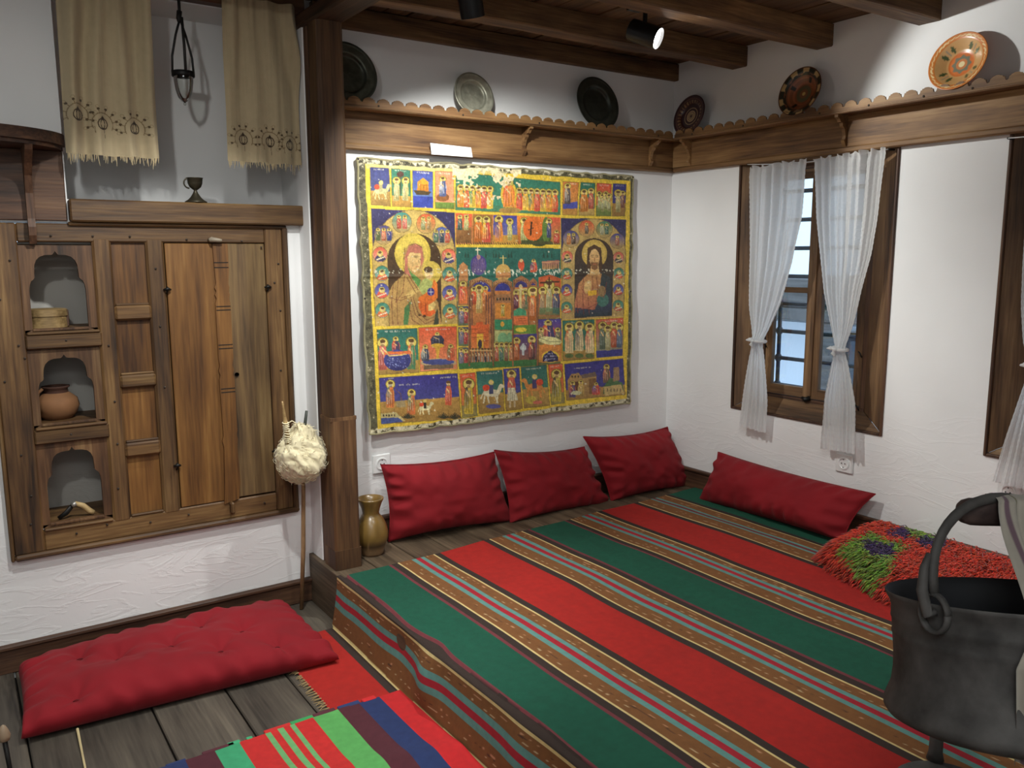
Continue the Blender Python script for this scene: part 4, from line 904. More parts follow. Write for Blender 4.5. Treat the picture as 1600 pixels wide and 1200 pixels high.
for x_, z_, s_ in ((-2.806, 1.221, 1), (-2.400, 1.221, 1), (-2.812, .500, 1), (-2.402, .505, 1)):
    h = MB().tube([(x_ - .014, -.022, z_), (x_, -.032, z_ + .004), (x_ + .012, -.024, z_)], [.004, .008, .004], 8).tube([(x_ - .004, -.022, z_ - .016), (x_, -.032, z_), (x_ - .002, -.024, z_ + .012)], .0035, 6).build('hinge', m_iron, cab, True)
MB().tube([(-2.632, -.02, 1.418), (-2.628, -.040, 1.420), (-2.600, -.044, 1.417), (-2.588, -.044, 1.416)], [.008, .011, .008, .006], 8).build('turn_button', wood('grey_wood', [rgb(70, 60, 50), rgb(120, 108, 92), rgb(150, 138, 120), rgb(170, 158, 140)], 'x'), cab, True)
MB().box(-2.612, -2.594, -.048, -.016, .262, .312, .006).build('turn_button', m_cabz, cab)
MB().lathe([(.0001, -.002), (.009, -.002), (.009, .004)], 12, (-2.548, -.012, .857), Matrix.Rotation(math.pi / 2, 3, 'X')).build('keyhole', m_gap, cab)
for (x_, z_) in ((-3.338, 1.34), (-3.335, 1.03), (-3.319, .982), (-3.034, 1.011), (-3.028, .79), (-2.844, 1.305), (-2.842, 1.076), (-2.84, .83), (-3.03, .62), (-3.04, .44), (-3.36, .62), (-3.39, .9), (-3.38, 1.2), (-2.59, 1.31), (-2.59, .43), (-2.42, 1.39), (-2.35, 1.32), (-2.35, 1.12), (-2.36, .86), (-2.37, 1.24), (-3.2, 1.43), (-3.06, 1.43), (-2.93, 1.43), (-2.72, 1.42), (-2.50, 1.415), (-3.18, 1.04), (-3.19, .68), (-3.2, .285), (-3.09, .30), (-2.93, .28), (-2.78, .285), (-2.46, .28), (-3.35, .35), (-3.34, .46)):
    MB().lathe([(.0045, 0), (.004, .003), (.0002, .005)], 7, (x_, -.024 if -3.3 < x_ < -3.07 and z_ in (1.04, .68) else -.019, z_), Matrix.Rotation(math.pi / 2, 3, 'X')).build('nail', m_nail, cab)

# things standing in the niches
def lathe_thing(name, label, cat, prof, c, mat, n=40):
    o = MB().lathe(prof, n).build(name, mat, None, True, sharp=50); o.location = c; return tag(o, label, cat)
z0 = 1.084
bx = thing('round_box', 'pale bentwood round box with lid in the top cabinet niche', 'box', (-3.225, .115, z0))
m_bent = wood('bentwood', [rgb(110, 86, 52), rgb(156, 128, 84), rgb(178, 150, 104), rgb(196, 170, 124)], 'x', 1, .6, .15)
MB().lathe([(.0001, z0), (.070, z0), (.069, z0 + .05), (.0001, z0 + .05)], 36, (-3.225, .115, 0)).build('drum', m_bent, bx, True, sharp=40)
MB().lathe([(.0001, z0 + .044), (.073, z0 + .044), (.072, z0 + .069), (.066, z0 + .071), (.0001, z0 + .071)], 36, (-3.225, .115, 0)).build('lid', m_bent, bx, True, sharp=40)
MB().box(-3.160, -3.150, .10, .13, z0 + .001, z0 + .066, .002).build('seam_strip', m_dkz, bx)
pot = thing('clay_pot', 'squat brown clay pot with dark neck and small handle in the middle cabinet niche', 'pot', (-3.215, .12, .724))
z0 = .724; c0 = (-3.215, .12, 0)
m_clay = plain('brown_clay', rgb(128, 88, 56), .8, 0, 12, .2, .2)
MB().lathe([(.0001, z0), (.05, z0), (.068, z0 + .02), (.080, z0 + .05), (.074, z0 + .078), (.054, z0 + .095), (.044, z0 + .103)], 40, c0).build('belly', m_clay, pot, True)
MB().lathe([(.044, z0 + .103), (.042, z0 + .118), (.050, z0 + .124), (.050, z0 + .128), (.042, z0 + .129), (.038, z0 + .11), (.04, z0 + .09), (.0001, z0 + .06)], 40, c0).build('neck', plain('dark_clay', rgb(70, 42, 30), .8, 0, 12, .2), pot, True)
MB().tube([(-3.262, .10, z0 + .122), (-3.277, .098, z0 + .110), (-3.282, .10, z0 + .088), (-3.27, .105, z0 + .075)], .006, 8).build('handle', m_clay, pot, True)
sk = thing('sickle', 'old sickle head with dark blade and curved pale wooden handle in the bottom cabinet niche', 'sickle', (-3.19, .02, .336))
P_ = [at(92, 819, 'y', .03), at(103, 802, 'y', .03), at(114, 789, 'y', .03)]
P_[0][2] = .343
MB().tube([tuple(p) for p in P_], [.008, .010, .008], 8, flat=.4).build('blade', m_iron, sk, True)
P_ = [at(117, 786, 'y', .03), at(130, 790, 'y', .03), at(140, 798, 'y', .03), at(147, 810, 'y', .03)]; P_[-1][2] = .345
MB().tube([tuple(p) for p in P_], [.008, .011, .0115, .010], 12).build('handle', m_bent, sk, True)
MB().tube([tuple(at(112, 790, 'y', .03)), tuple(at(119, 786, 'y', .03))], .0105, 10).build('collar', plain('pale_metal', (.5, .48, .44), .4, .7), sk, True)

# ------------------------------------------------------------------ ledge, corner shelf
led = tag(MB().box(-3.134, -2.222, -.052, .25, 1.482, 1.565, .006).build('wall_ledge', m_cabx), 'light brown plank ledge running along the bottom of the plastered recess', 'ledge')
cs = thing('corner_shelf', 'dark rounded wooden shelf cut by the left frame edge beside the recess', 'shelf', (-3.3, -.02, 1.74))
pts = [(-3.130 - .0, 0)] + [(-3.52 + .392 * math.cos(a), -.26 * math.sin(a) - .0) for a in np.linspace(0.02, math.pi / 2, 20)] + [(-4.2, -.26), (-4.2, 0)]
MB().prism([(a, b_, 1.752) for a, b_ in pts], (0, 0, .040)).build('shelf_board', m_dkx, cs)
pts2 = [(-3.135, 0)] + [(-3.52 + .380 * math.cos(a), -.248 * math.sin(a)) for a in np.linspace(0.02, math.pi / 2, 20)] + [(-4.2, -.248), (-4.2, 0)]
MB().prism([(a, b_, 1.738) for a, b_ in pts2], (0, 0, .014)).build('lower_moulding', m_dkx, cs)
MB().box(-3.255, -3.140, -.014, -.0, 1.485, 1.738, .003).build('backboard', m_dkx, cs)
MB().box(-3.60, -3.258, -.014, -.0, 1.485, 1.738, .003).build('backboard', m_dkx, cs)
pr = [(0, 1.40), (-.012, 1.40), (-.03, 1.43), (-.034, 1.46), (-.026, 1.49), (-.028, 1.58), (-.05, 1.64), (-.09, 1.68), (-.15, 1.72), (-.16, 1.738), (0, 1.738)]
MB().prism([(-3.272, -.019 + a, z) for a, z in pr], (.024, 0, 0)).build('bracket', m_dkz, cs)

gob = thing('goblet', 'small dark bronze cup on a flared foot with a ring handle, on the recess ledge', 'goblet', (-2.672, -.01, 1.566))
m_brz = plain('dark_bronze', rgb(70, 64, 50), .45, .6, 20, .3, .1)
z0 = 1.566; c0 = (-2.672, -.01, 0)
MB().lathe([(.0001, z0), (.042, z0), (.043, z0 + .004), (.030, z0 + .012), (.020, z0 + .022), (.010, z0 + .038), (.006, z0 + .048), (.010, z0 + .054)], 36, c0).build('foot', m_brz, gob, True)
MB().lathe([(.010, z0 + .052), (.022, z0 + .062), (.028, z0 + .076), (.030, z0 + .096), (.033, z0 + .098), (.028, z0 + .097), (.024, z0 + .074), (.0001, z0 + .062)], 36, c0).build('cup', m_brz, gob, True)
MB().tube([(c0[0] - .012 - .020 * math.sin(a) - .012, c0[1] - .005, z0 + .076 - .02 * math.cos(a)) for a in np.linspace(0, math.pi, 10)], .003, 6).build('handle', m_brz, gob, True)

# ------------------------------------------------------------------ hanging lamp
lampc = at(286, 112, 'y', -.03)
lm = thing('hanging_oil_lamp', 'small clear glass oil lamp hung on black straps between the two towels', 'lamp', tuple(lampc))
m_leather = plain('black_strap', (.010, .009, .008), .6)
zr = 2.058; cx, cy_ = lampc[0], -.03
MB().tube([(cx, cy_, 2.335), (cx, cy_, 2.26)], .006, 8).tube([(cx, cy_, 2.29), (cx - .004, cy_, 2.262), (cx, cy_, 2.25)], .010, 8).build('hook', m_leather, lm, True)
for a in (-1, 1):
    MB().tube([(cx, cy_, 2.262), (cx + a * .020, cy_ + .004 * a, 2.20), (cx + a * .037, cy_, 2.12), (cx + a * .040, cy_, zr)], .0045, 6).build('strap', m_leather, lm, True)
MB().tube([(cx + .002, cy_ - .022, 2.262), (cx + .002, cy_ - .034, 2.16), (cx + .001, cy_ - .038, zr)], .0055, 6).build('strap', m_leather, lm, True)
MB().lathe([(.0415, zr - .012), (.0430, zr - .010), (.0430, zr + .006), (.0415, zr + .008), (.038, zr + .006), (.038, zr - .010), (.0415, zr - .012)], 32, (cx, cy_, 0)).build('ring', m_iron, lm, True)
def glass(name, tint=(.95, .97, .97), rough=.02, mixf=.8):
    m, nt, p = mat_new(name); L = nt.links.new
    tr = N(nt, 'ShaderNodeBsdfTransparent'); tr.inputs[0].default_value = (*tint, 1); gl = N(nt, 'ShaderNodeBsdfGlossy'); gl.inputs['Roughness'].default_value = rough
    fr = N(nt, 'ShaderNodeFresnel'); fr.inputs[0].default_value = 1.45; mx = N(nt, 'ShaderNodeMixShader'); L(fr.outputs[0], mx.inputs[0]); L(tr.outputs[0], mx.inputs[1]); L(gl.outputs[0], mx.inputs[2])
    L(mx.outputs[0], nt.nodes['Material Output'].inputs[0]); return m
m_glass = glass('clear_glass', (.97, .98, .97)); m_pane = glass('window_glass', (.93, .97, .99))
MB().lathe([(.037, zr + .004), (.036, zr - .03), (.031, zr - .065), (.022, zr - .092), (.010, zr - .105), (.003, zr - .110), (.0001, zr - .111), (.0001, zr - .106), (.008, zr - .101), (.020, zr - .088), (.029, zr - .063), (.034, zr - .03), (.035, zr + .004)], 40, (cx, cy_, 0)).build('glass_cup', m_glass, lm, True)
MB().lathe([(.0001, zr - .119), (.004, zr - .118), (.005, zr - .112), (.0001, zr - .108)], 12, (cx, cy_, 0)).build('glass_tip', m_glass, lm, True)

# ------------------------------------------------------------------ embroidered towels
def towel(label, xl0, xr0, xl1, xr1, zt, zb, motifs, seed):
    nu, nv = 190, 330; U = np.linspace(0, 1, nu)[:, None] + np.zeros((1, nv)); V_ = np.linspace(0, 1, nv)[None, :] + np.zeros((nu, 1))
    X = (xl0 * (1 - V_) + xl1 * V_) * (1 - U) + (xr0 * (1 - V_) + xr1 * V_) * U
    Z = zt + (zb - zt) * V_ + (.0 + .0) * U
    fold = .024 * np.sin(U * 21 + seed + 1.2 * vnoise(U * 3 + seed, V_ * 1.5) * 4) * (.5 + vnoise(U * 4 + seed, 0 * V_ + 2)) * 1.4 + .012 * vnoise(U * 7 + seed, V_ * 2) + .004 * vnoise(U * 22, V_ * 3)
    Y = np.minimum(-.092 + fold, -.066); Z = Z + .006 * vnoise(U * 12, V_ * 0 + seed) * V_
    C = np.zeros((nu, nv, 3)); C[:] = lin((186, 168, 134)); C *= (1 + .10 * vnoise(U * 60, V_ * 4) + .08 * vnoise(U * 5, V_ * 6))[..., None]
    ws = abs(xr1 - xl1); hs = abs(zt - zb); P = Paint(U * ws, V_ * hs); P.c = C.reshape(-1, 3)
    DK = (56, 40, 24); MD = (120, 98, 64)
    for (mx, mz, pet) in motifs:
        a0, a1 = (0.15 * math.pi, 2.85 * math.pi / 2.0)
        for rr, wd, cc in ((.036, .0030, MD),):
            P.pline([(mx + rr * math.cos(t), mz + rr * 1.1 * math.sin(t)) for t in np.linspace(math.pi * .85, math.pi * 2.15, 14)], wd, cc, .9)
        P.ell(mx, mz, .018, .021, DK, ring=.2); P.ell(mx, mz, .0085, .020, DK, ring=.3); P.poly([(mx - .007, mz - .018), (mx + .007, mz - .018), (mx, mz - .030)], DK)
        for t in np.linspace(math.pi * .9, math.pi * 2.1, 8):
            px_, pz_ = mx + .050 * math.cos(t), mz + .054 * math.sin(t); P.ell(px_, pz_, .0046, .0046, DK); P.line((mx + .037 * math.cos(t), mz + .040 * math.sin(t)), (px_, pz_), .0022, MD)
            P.ell(mx + .058 * math.cos(t), mz + .063 * math.sin(t), .007, .006, MD, ring=.3, a=.5)
        if pet: 
            P.line((mx + .004, mz + .018), (mx + .006, mz + .05), .0014, DK); P.line((mx - .028, mz + .012), (mx - .026, mz + .034), .0022, MD)
    zz = hs - .010
    C = P.c.reshape(nu, nv, 3)
    base = thing('embroidered_towel', label, 'towel', ((xl0 + xr0) / 2, -.075, zt))
    V3 = np.stack([X, Y, Z], -1); cloth = grid('cloth', V3, m_linen, base, C)
    b = MB(); r2 = random.Random(seed)
    for k in range(80):
        uu = r2.uniform(.005, .995); i = int(uu * (nu - 1)); p = V3[i, -1]; L_ = r2.uniform(.008, .030) * (1.5 if r2.random() < .15 else 1); sx = r2.uniform(-.005, .005)
        b.tube([tuple(p + np.array([0, 0, .002])), (p[0] + sx * .4, p[1], p[2] - L_ * .5), (p[0] + sx, p[1] + r2.uniform(-.003, .003), p[2] - L_)], [.0016, .0014, .0006], 4)
    f = b.build('fringe', fabric('fringe_thread', rgb(192, 174, 138), .9, .1), base); f['kind'] = 'stuff'
towel('beige linen towel with brown flower embroidery, left of the hanging glass lamp', -3.125, -2.815, -3.135, -2.822, 2.36, 1.722, [(.045, .50, 0), (.125, .525, 1), (.235, .535, 0)], 3)
towel('beige linen towel with brown flower embroidery, right of the hanging glass lamp', -2.552, -2.252, -2.560, -2.252, 2.362, 1.730, [(.065, .545, 1), (.175, .545, 1), (.26, .555, 1)], 9)

# ------------------------------------------------------------------ windows
def window(idx, ya, yb, label_n):
    """ya > yb: opening from ya down to yb on the right wall"""
    w = struct('window_%d' % idx); za, zb = .515, 1.82; d = .09; ia, ib, iz0, iz1 = ya - .115, yb + .16, .60, 1.80
    D0 = .012
    def board(name, q, mat, th=.02, up=(0, 0, 0)):
        q = [Vector(p) for p in q]; nrm = (q[1] - q[0]).cross(q[3] - q[0]).normalized()
        c = Vector((-.5, (ya + yb) / 2, (za + zb) / 2)); 
        if nrm.dot(c - q[0]) < 0: nrm = -nrm
        q2 = [p - nrm * th for p in q]
        return MB().hexa([tuple(p) for p in q2] + [tuple(p) for p in q], .002).build(name, mat, w)
    O = lambda y, z: (.004, y, z); I = lambda y, z: (d, y, z)
    board('jamb_board', [O(ya - D0, za + D0), O(ya - D0, zb), I(ia, iz1), I(ia, iz0)], m_wnz)
    board('jamb_board', [O(yb + D0, za + D0), O(yb + D0, zb), I(ib, iz1), I(ib, iz0)], m_wnz)
    board('sill_board', [O(ya - D0, za + D0), O(yb + D0, za + D0), I(ib, iz0), I(ia, iz0)], m_wny)
    board('head_board', [O(ya - D0, zb - .004), O(yb + D0, zb - .004), I(ib, iz1), I(ia, iz1)], m_wny)
    for (y0, y1, z0, z1) in ((ya, ya - D0, za, zb), (yb + D0, yb, za, zb), (ya - D0, yb + D0, za, za + D0)):
        MB().box(-.010, .02, y1, y0, z0, z1, .003).build('edge_strip', m_dkz, w)
    # frame and two casements
    yc = (ia + ib) / 2; g = .010
    MB().box(d, d + .05, ib - .06, ib + .026, iz0 - .03, iz1 + .02, .003).build('frame_post', m_dkz, w)
    MB().box(d, d + .05, ia - .02, ia + .06, iz0 - .03, iz1 + .02, .003).build('frame_post', m_dkz, w)
    MB().box(d, d + .05, ib, ia, iz1 - .02, iz1 + .03, .003).build('frame_head', m_dky, w)
    MB().box(d - .004, d + .06, ib, ia, iz0 - .03, iz0 + .012, .003).build('frame_sill', m_dky, w)
    for y0, y1 in ((yc + .002, ia - .022), (ib + .028, yc - .002)):
        s = tag(MB().box(d + .006, d + .036, y0, y0 + .042, iz0 + .016, iz1 - .022, .002).build('casement', m_wnz, w))
        xx0, xx1 = d + .006, d + .036
        s.location = (0, 0, 0)
        MB().box(xx0, xx1, y1 - .042, y1, iz0 + .016, iz1 - .022, .002).build('casement_stile', m_wnz, s)
        for z0, z1 in ((iz0 + .016, iz0 + .068), (iz1 - .07, iz1 - .022)): MB().box(xx0 + .001, xx1 - .001, y0 + .04, y1 - .04, z0, z1, .002).build('casement_rail', m_wny, s)
        for zc in (iz0 + .57,): MB().box(xx0 + .003, xx1 - .003, y0 + .04, y1 - .04, zc - .014, zc + .014, .002).build('glazing_bar', m_wny, s)
        for z0, z1 in ((iz0 + .06, iz0 + .56), (iz0 + .58, iz1 - .06)):
            MB().box(xx0 + .013, xx0 + .016, y0 + .036, y1 - .036, z0, z1).build('pane', m_pane, s)
    MB().box(d - .006, d + .008, yc - .010, yc + .010, iz0 + .03, iz1 - .03, .003).build('meeting_strip', m_wnz, w)
    MB().tube([(d - .004, yc - .01, iz0 + .02), (d - .02, yc + .005, iz0 + .014), (d - .012, yc + .03, iz0 + .02)], [.012, .014, .008], 8).build('latch', m_iron, w, True)
    MB().box(d - .012, d - .002, yc - .010, yc + .010, iz1 - .10, iz1 - .05, .003).build('latch', m_iron, w)
    for z in (iz0 + .28, iz0 + .02):
        for yy in (ib + .03, ia - .03): MB().tube([(d - .006, yy - .008, z - .02), (d - .012, yy, z), (d - .006, yy + .012, z + .006)], .0035, 6).build('hinge', m_iron, w, True)
    # iron grille outside
    g_ = MB().box(.24, .25, yb - .02, ya + .02, za - .03, za, .002).build('grille', m_grl, w)
    ys = [ya - .108 - .19 * k for k in range(5)]; zs = np.arange(za + .125, zb, .149)
    for yy in ys: MB().tube([(.245, yy, za - .02), (.245, yy, zb + .02)], .011, 8).build('grille_bar', m_grl, g_, True)
    for zz in zs: MB().tube([(.245, yb - .02, zz), (.245, ya + .02, zz)], .011, 8).build('grille_bar', m_grl, g_, True)
    for yy in ys:
        for zz in zs: MB().lathe([(.0001, -.024), (.014, -.018), (.024, 0), (.014, .018), (.0001, .024)], 10, (.245, yy, zz)).build('grille_knot', m_grl, g_, True)
    return w
m_grl = plain('grey_iron_bar', rgb(74, 84, 98), .7, .2, 10, .15)
window(1, -.50, -1.40, 'a'); window(2, -1.86, -2.76, 'b')

def sheer(name):
    m, nt, p = mat_new(name); L = nt.links.new
    tc = N(nt, 'ShaderNodeTexCoord'); w = N(nt, 'ShaderNodeTexWave', wave_type='BANDS', bands_direction='Z'); w.inputs['Scale'].default_value = 55; w.inputs['Distortion'].default_value = 2.2; w.inputs['Detail Scale'].default_value = 3
    L(tc.outputs['Object'], w.inputs['Vector']); b_ = N(nt, 'ShaderNodeBump'); b_.inputs['Strength'].default_value = .5; b_.inputs['Distance'].default_value = .003; L(w.outputs[0], b_.inputs['Height'])
    df = N(nt, 'ShaderNodeBsdfDiffuse'); df.inputs[0].default_value = (.92, .92, .91, 1); L(b_.outputs[0], df.inputs['Normal'])
    tl = N(nt, 'ShaderNodeBsdfTranslucent'); tl.inputs[0].default_value = (.92, .93, .95, 1); tr = N(nt, 'ShaderNodeBsdfTransparent')
    m1 = N(nt, 'ShaderNodeMixShader'); m1.inputs[0].default_value = .48; L(df.outputs[0], m1.inputs[1]); L(tl.outputs[0], m1.inputs[2])
    m2 = N(nt, 'ShaderNodeMixShader'); m2.inputs[0].default_value = .06; L(m1.outputs[0], m2.inputs[1]); L(tr.outputs[0], m2.inputs[2])
    L(m2.outputs[0], nt.nodes['Material Output'].inputs[0]); return m
m_sheer = sheer('white_crinkle_cloth')
def interp(tab, n):
    tab = np.array(tab, float); s = np.r_[0, np.cumsum(np.hypot(*np.diff(tab, axis=0).T))]; s /= s[-1]; t = np.linspace(0, 1, n)
    return s, tab
def curtain(label, LW, RW, tie_i, nfold, seed, group=None):
    """LW, RW: world (y,z) polylines of the left and right edge, same length"""
    LW = np.array(LW); RW = np.array(RW); nv = 150; nu = 130
    s = np.r_[0, np.cumsum(np.hypot(*np.diff((LW + RW) / 2, axis=0).T))]; t = np.linspace(0, s[-1], nv)
    def sm(a):
        r = np.interp(t, s, a); k = np.ones(7) / 7; rp = np.pad(r, 3, mode='edge'); return np.convolve(rp, k, 'valid')
    ly, lz, ry_, rz = sm(LW[:, 0]), sm(LW[:, 1]), sm(RW[:, 0]), sm(RW[:, 1])
    U = np.linspace(0, 1, nu)[:, None]
    Y = ly[None] * (1 - U) + ry_[None] * U; Z = lz[None] * (1 - U) + rz[None] * U
    wid = np.abs(ry_ - ly)[None]; tt = (t / t[-1])[None]; tie = s[tie_i] / s[-1]
    ph = nfold * 2 * math.pi * U + 1.5 * vnoise(U * 3 + seed, tt * 1.2) * 2
    low = np.clip((tt - tie) / .05, 0, 1)
    amp = .016 * np.clip(wid / .3, .35, 1) * (1 - .2 * low)
    Xo = amp * (.3 + 1.1 * (vnoise(U * 4 + seed, tt * 2 + 3) + .5)) * (np.sin(ph) + .4 * np.sin(ph * 2.3 + seed)) + .010 * vnoise(U * 8 + seed, tt * 6) + .0015 * np.sin(tt * 600)
    belly = -.020 * np.sin(math.pi * U) * np.clip(1 - np.abs(tt - tie) / .05, 0, 1)
    X = -.058 + Xo + belly
    head = np.clip(1 - t / .035, 0, 1)[None]; X = X + head * .010 * np.sin(U * 75 + seed); Z = Z + head * .006 * np.sin(U * 50 + seed)
    X = X + .006 * np.exp(-((t[None] - .032) / .006) ** 2)
    root = thing('window_curtain', label, 'curtain', (-.058, float((ly[0] + ry_[0]) / 2), float(lz[0])), group)
    grid('cloth', np.stack([X + 0 * Y, Y, Z], -1), m_sheer, root)
    k = int(tie * (nv - 1)); yc, zc, hw = (ly[k] + ry_[k]) / 2, (lz[k] + rz[k]) / 2, abs(ly[k] - ry_[k]) / 2 + .006
    tb = MB().tube([(-.062 + .034 * math.sin(a), yc + hw * math.cos(a), zc + .004 * math.cos(a)) for a in np.linspace(0, 2 * math.pi, 18)], .008, 8, False, 1.0).build('tie_band', m_sheer, root, True)
    MB().lathe([(.0001, -.012), (.012, -.006), (.013, .004), (.0001, .012)], 10, (-.100, yc, zc)).tube([(-.10, yc, zc), (-.104, yc + .02, zc + .006), (-.10, yc + .042, zc + .002)], [.005, .010, .004], 6).tube([(-.10, yc, zc), (-.106, yc + .006, zc - .018), (-.10, yc - .006, zc - .034)], [.005, .009, .005], 6).build('tie_knot', m_sheer, root, True)
    return root
A = lambda pts: [tuple(at(px_, py_, 'x', -.05)[1:]) for px_, py_ in pts]
curtain('white crinkled curtain tied at its middle, left one of the pair nearest the room corner',
        A([(1171, 260), (1170, 340), (1170, 420), (1171, 480), (1176, 522), (1178, 533), (1172, 550), (1162, 620), (1157, 667)]),
        A([(1264, 246), (1257, 340), (1243, 410), (1222, 475), (1200, 522), (1193, 535), (1196, 552), (1201, 625), (1197, 679)]), 5, 6, 1)
curtain('white crinkled curtain tied at its middle, right one of the pair nearest the room corner',
        A([(1276, 245), (1278, 340), (1284, 400), (1290, 457), (1299, 503), (1307, 546), (1302, 562), (1289, 620), (1284, 703)]),
        A([(1386, 228), (1375, 340), (1365, 398), (1349, 452), (1337, 503), (1321, 547), (1326, 562), (1337, 630), (1337, 712)]), 5, 7, 4)
dy = -1.36
L_ = [(-1.965, 1.83), (-1.965, 1.5), (-1.97, 1.3), (-1.98, 1.15), (-2.0, 1.0), (-2.03, .91), (-2.02, .86), (-1.965, .62), (-1.925, .42)]
R_2 = [(-2.31, 1.83), (-2.29, 1.5), (-2.24, 1.3), (-2.18, 1.15), (-2.12, 1.0), (-2.085, .91), (-2.09, .86), (-2.11, .62), (-2.12, .41)]
curtain('white crinkled curtain tail at the right frame edge on the second window', L_, R_2, 5, 7, 8)
for k, (a, bb) in enumerate((((1168, 257), (1388, 233)),)):
    p, q = at(*a, 'x', -.04), at(*bb, 'x', -.04)
    cr_ = thing('curtain_cord', 'thin white cord holding the tied curtain pair across the window beside the corner', 'cord', tuple(p))
    MB().tube([tuple(p * (1 - t) + q * t - np.array([0, 0, .02 * math.sin(math.pi * t)])) for t in np.linspace(0, 1, 14)], .0025, 6).build('cord', m_sheer, cr_, True)
    for P_ in (p, q): MB().tube([tuple(P_), (P_[0] + .045, P_[1], P_[2])], .005, 8).build('nail', m_iron, cr_, True)
p, q = (-.04, -1.87, 1.80), (-.04, -2.76, 1.80)
cr_ = thing('curtain_cord', 'white cord over the second window, cut by the right frame edge', 'cord', p)
MB().tube([p, (-.04, -2.3, 1.785), q], .0025, 6).build('cord', m_sheer, cr_, True)
for P_ in (p, q): MB().tube([P_, (.005, P_[1], P_[2])], .005, 8).build('nail', m_iron, cr_, True)

# neighbouring house seen through the panes
nh = thing('neighbour_house', 'pale neighbouring house with grey timber eaves seen through the window panes', 'house', (4.2, -1, FZ))
m_out = plain('outside_plaster', (.80, .84, .90), .9, 0, 1, .05); m_ow = wood('weathered_wood', [rgb(50, 48, 46), rgb(84, 80, 78), rgb(104, 100, 98), rgb(124, 120, 118)], 'y', .6)
MB().box(4.2, 4.4, -3, 7, -3.0, .62, .0).build('wall', m_out, nh)
MB().box(3.7, 4.4, -3, 7, .68, .80, .01).build('eaves_board', m_ow, nh)
MB().box(3.85, 4.4, -3, 7, .80, 1.10, .01).build('fascia', m_ow, nh)
for yy in (-.6, 1.42, 3.6): MB().box(3.75, 3.95, yy, yy + .20, -3.0, .68, .01).build('post', m_ow, nh)
w_ = MB().box(4.16, 4.2, 1.0, 1.62, -.6, .55, .01).build('window_frame', m_ow, nh); MB().box(4.15, 4.165, 1.08, 1.54, -.5, .47).build('pane', plain('dark_glass', (.10, .13, .17), .1), w_)
gr = tag(MB().box(.6, 12, -8, 12, -3.05, -3.0).build('courtyard_ground', plain('courtyard_paving', (.35, .35, .36), .9, 0, 2)), kind='structure')

# ------------------------------------------------------------------ wall sockets
def socket(label, c, plane):
    root = thing('wall_socket', label, 'socket', c)
    def tr(b_): return b_
    s = .046
    b = MB(); 
    R = Matrix.Rotation(math.pi / 2, 3, 'X') if plane == 'y' else Matrix.Rotation(-math.pi / 2, 3, 'Y')
    if plane == 'y': b.box(c[0] - s, c[0] + s, -.013, -.001, c[2] - s, c[2] + s, .004)
    else: b.box(-.013, -.001, c[1] - s, c[1] + s, c[2] - s, c[2] + s, .004)
    b.build('cover_plate', m_white, root)
    cc = (c[0], -.012, c[2]) if plane == 'y' else (-.012, c[1], c[2])
    MB().lathe([(.031, 0), (.031, .004), (.025, .005), (.022, .003), (.021, -.006), (.0001, -.006)], 32, cc, R).build('round_well', m_white, root, True, sharp=30)
    b = MB()
    for a in (-.009, .009):
        p = (cc[0] + a, cc[1] - .001, cc[2]) if plane == 'y' else (cc[0] - .001, cc[1] + a, cc[2])
        b.lathe([(.0032, .004), (.0001, .0045)], 10, p, R)
    for a in (-.019, .019):
        p = (cc[0], cc[1] - .001, cc[2] + a) if plane == 'y' else (cc[0] - .001, cc[1], cc[2] + a)
        b.lathe([(.003, .004), (.0001, .0045)], 8, p, R)
    b.build('contact_holes', m_gap, root)
socket('white wall socket under the left corner of the painted cloth', (-1.888, -.001, .372), 'y')
socket('white wall socket below the hem of the tied curtain', (-.001, -1.218, .350), 'x')
socket('white wall socket behind the curtain tail at the right frame edge', (-.001, -1.975, .385), 'x')

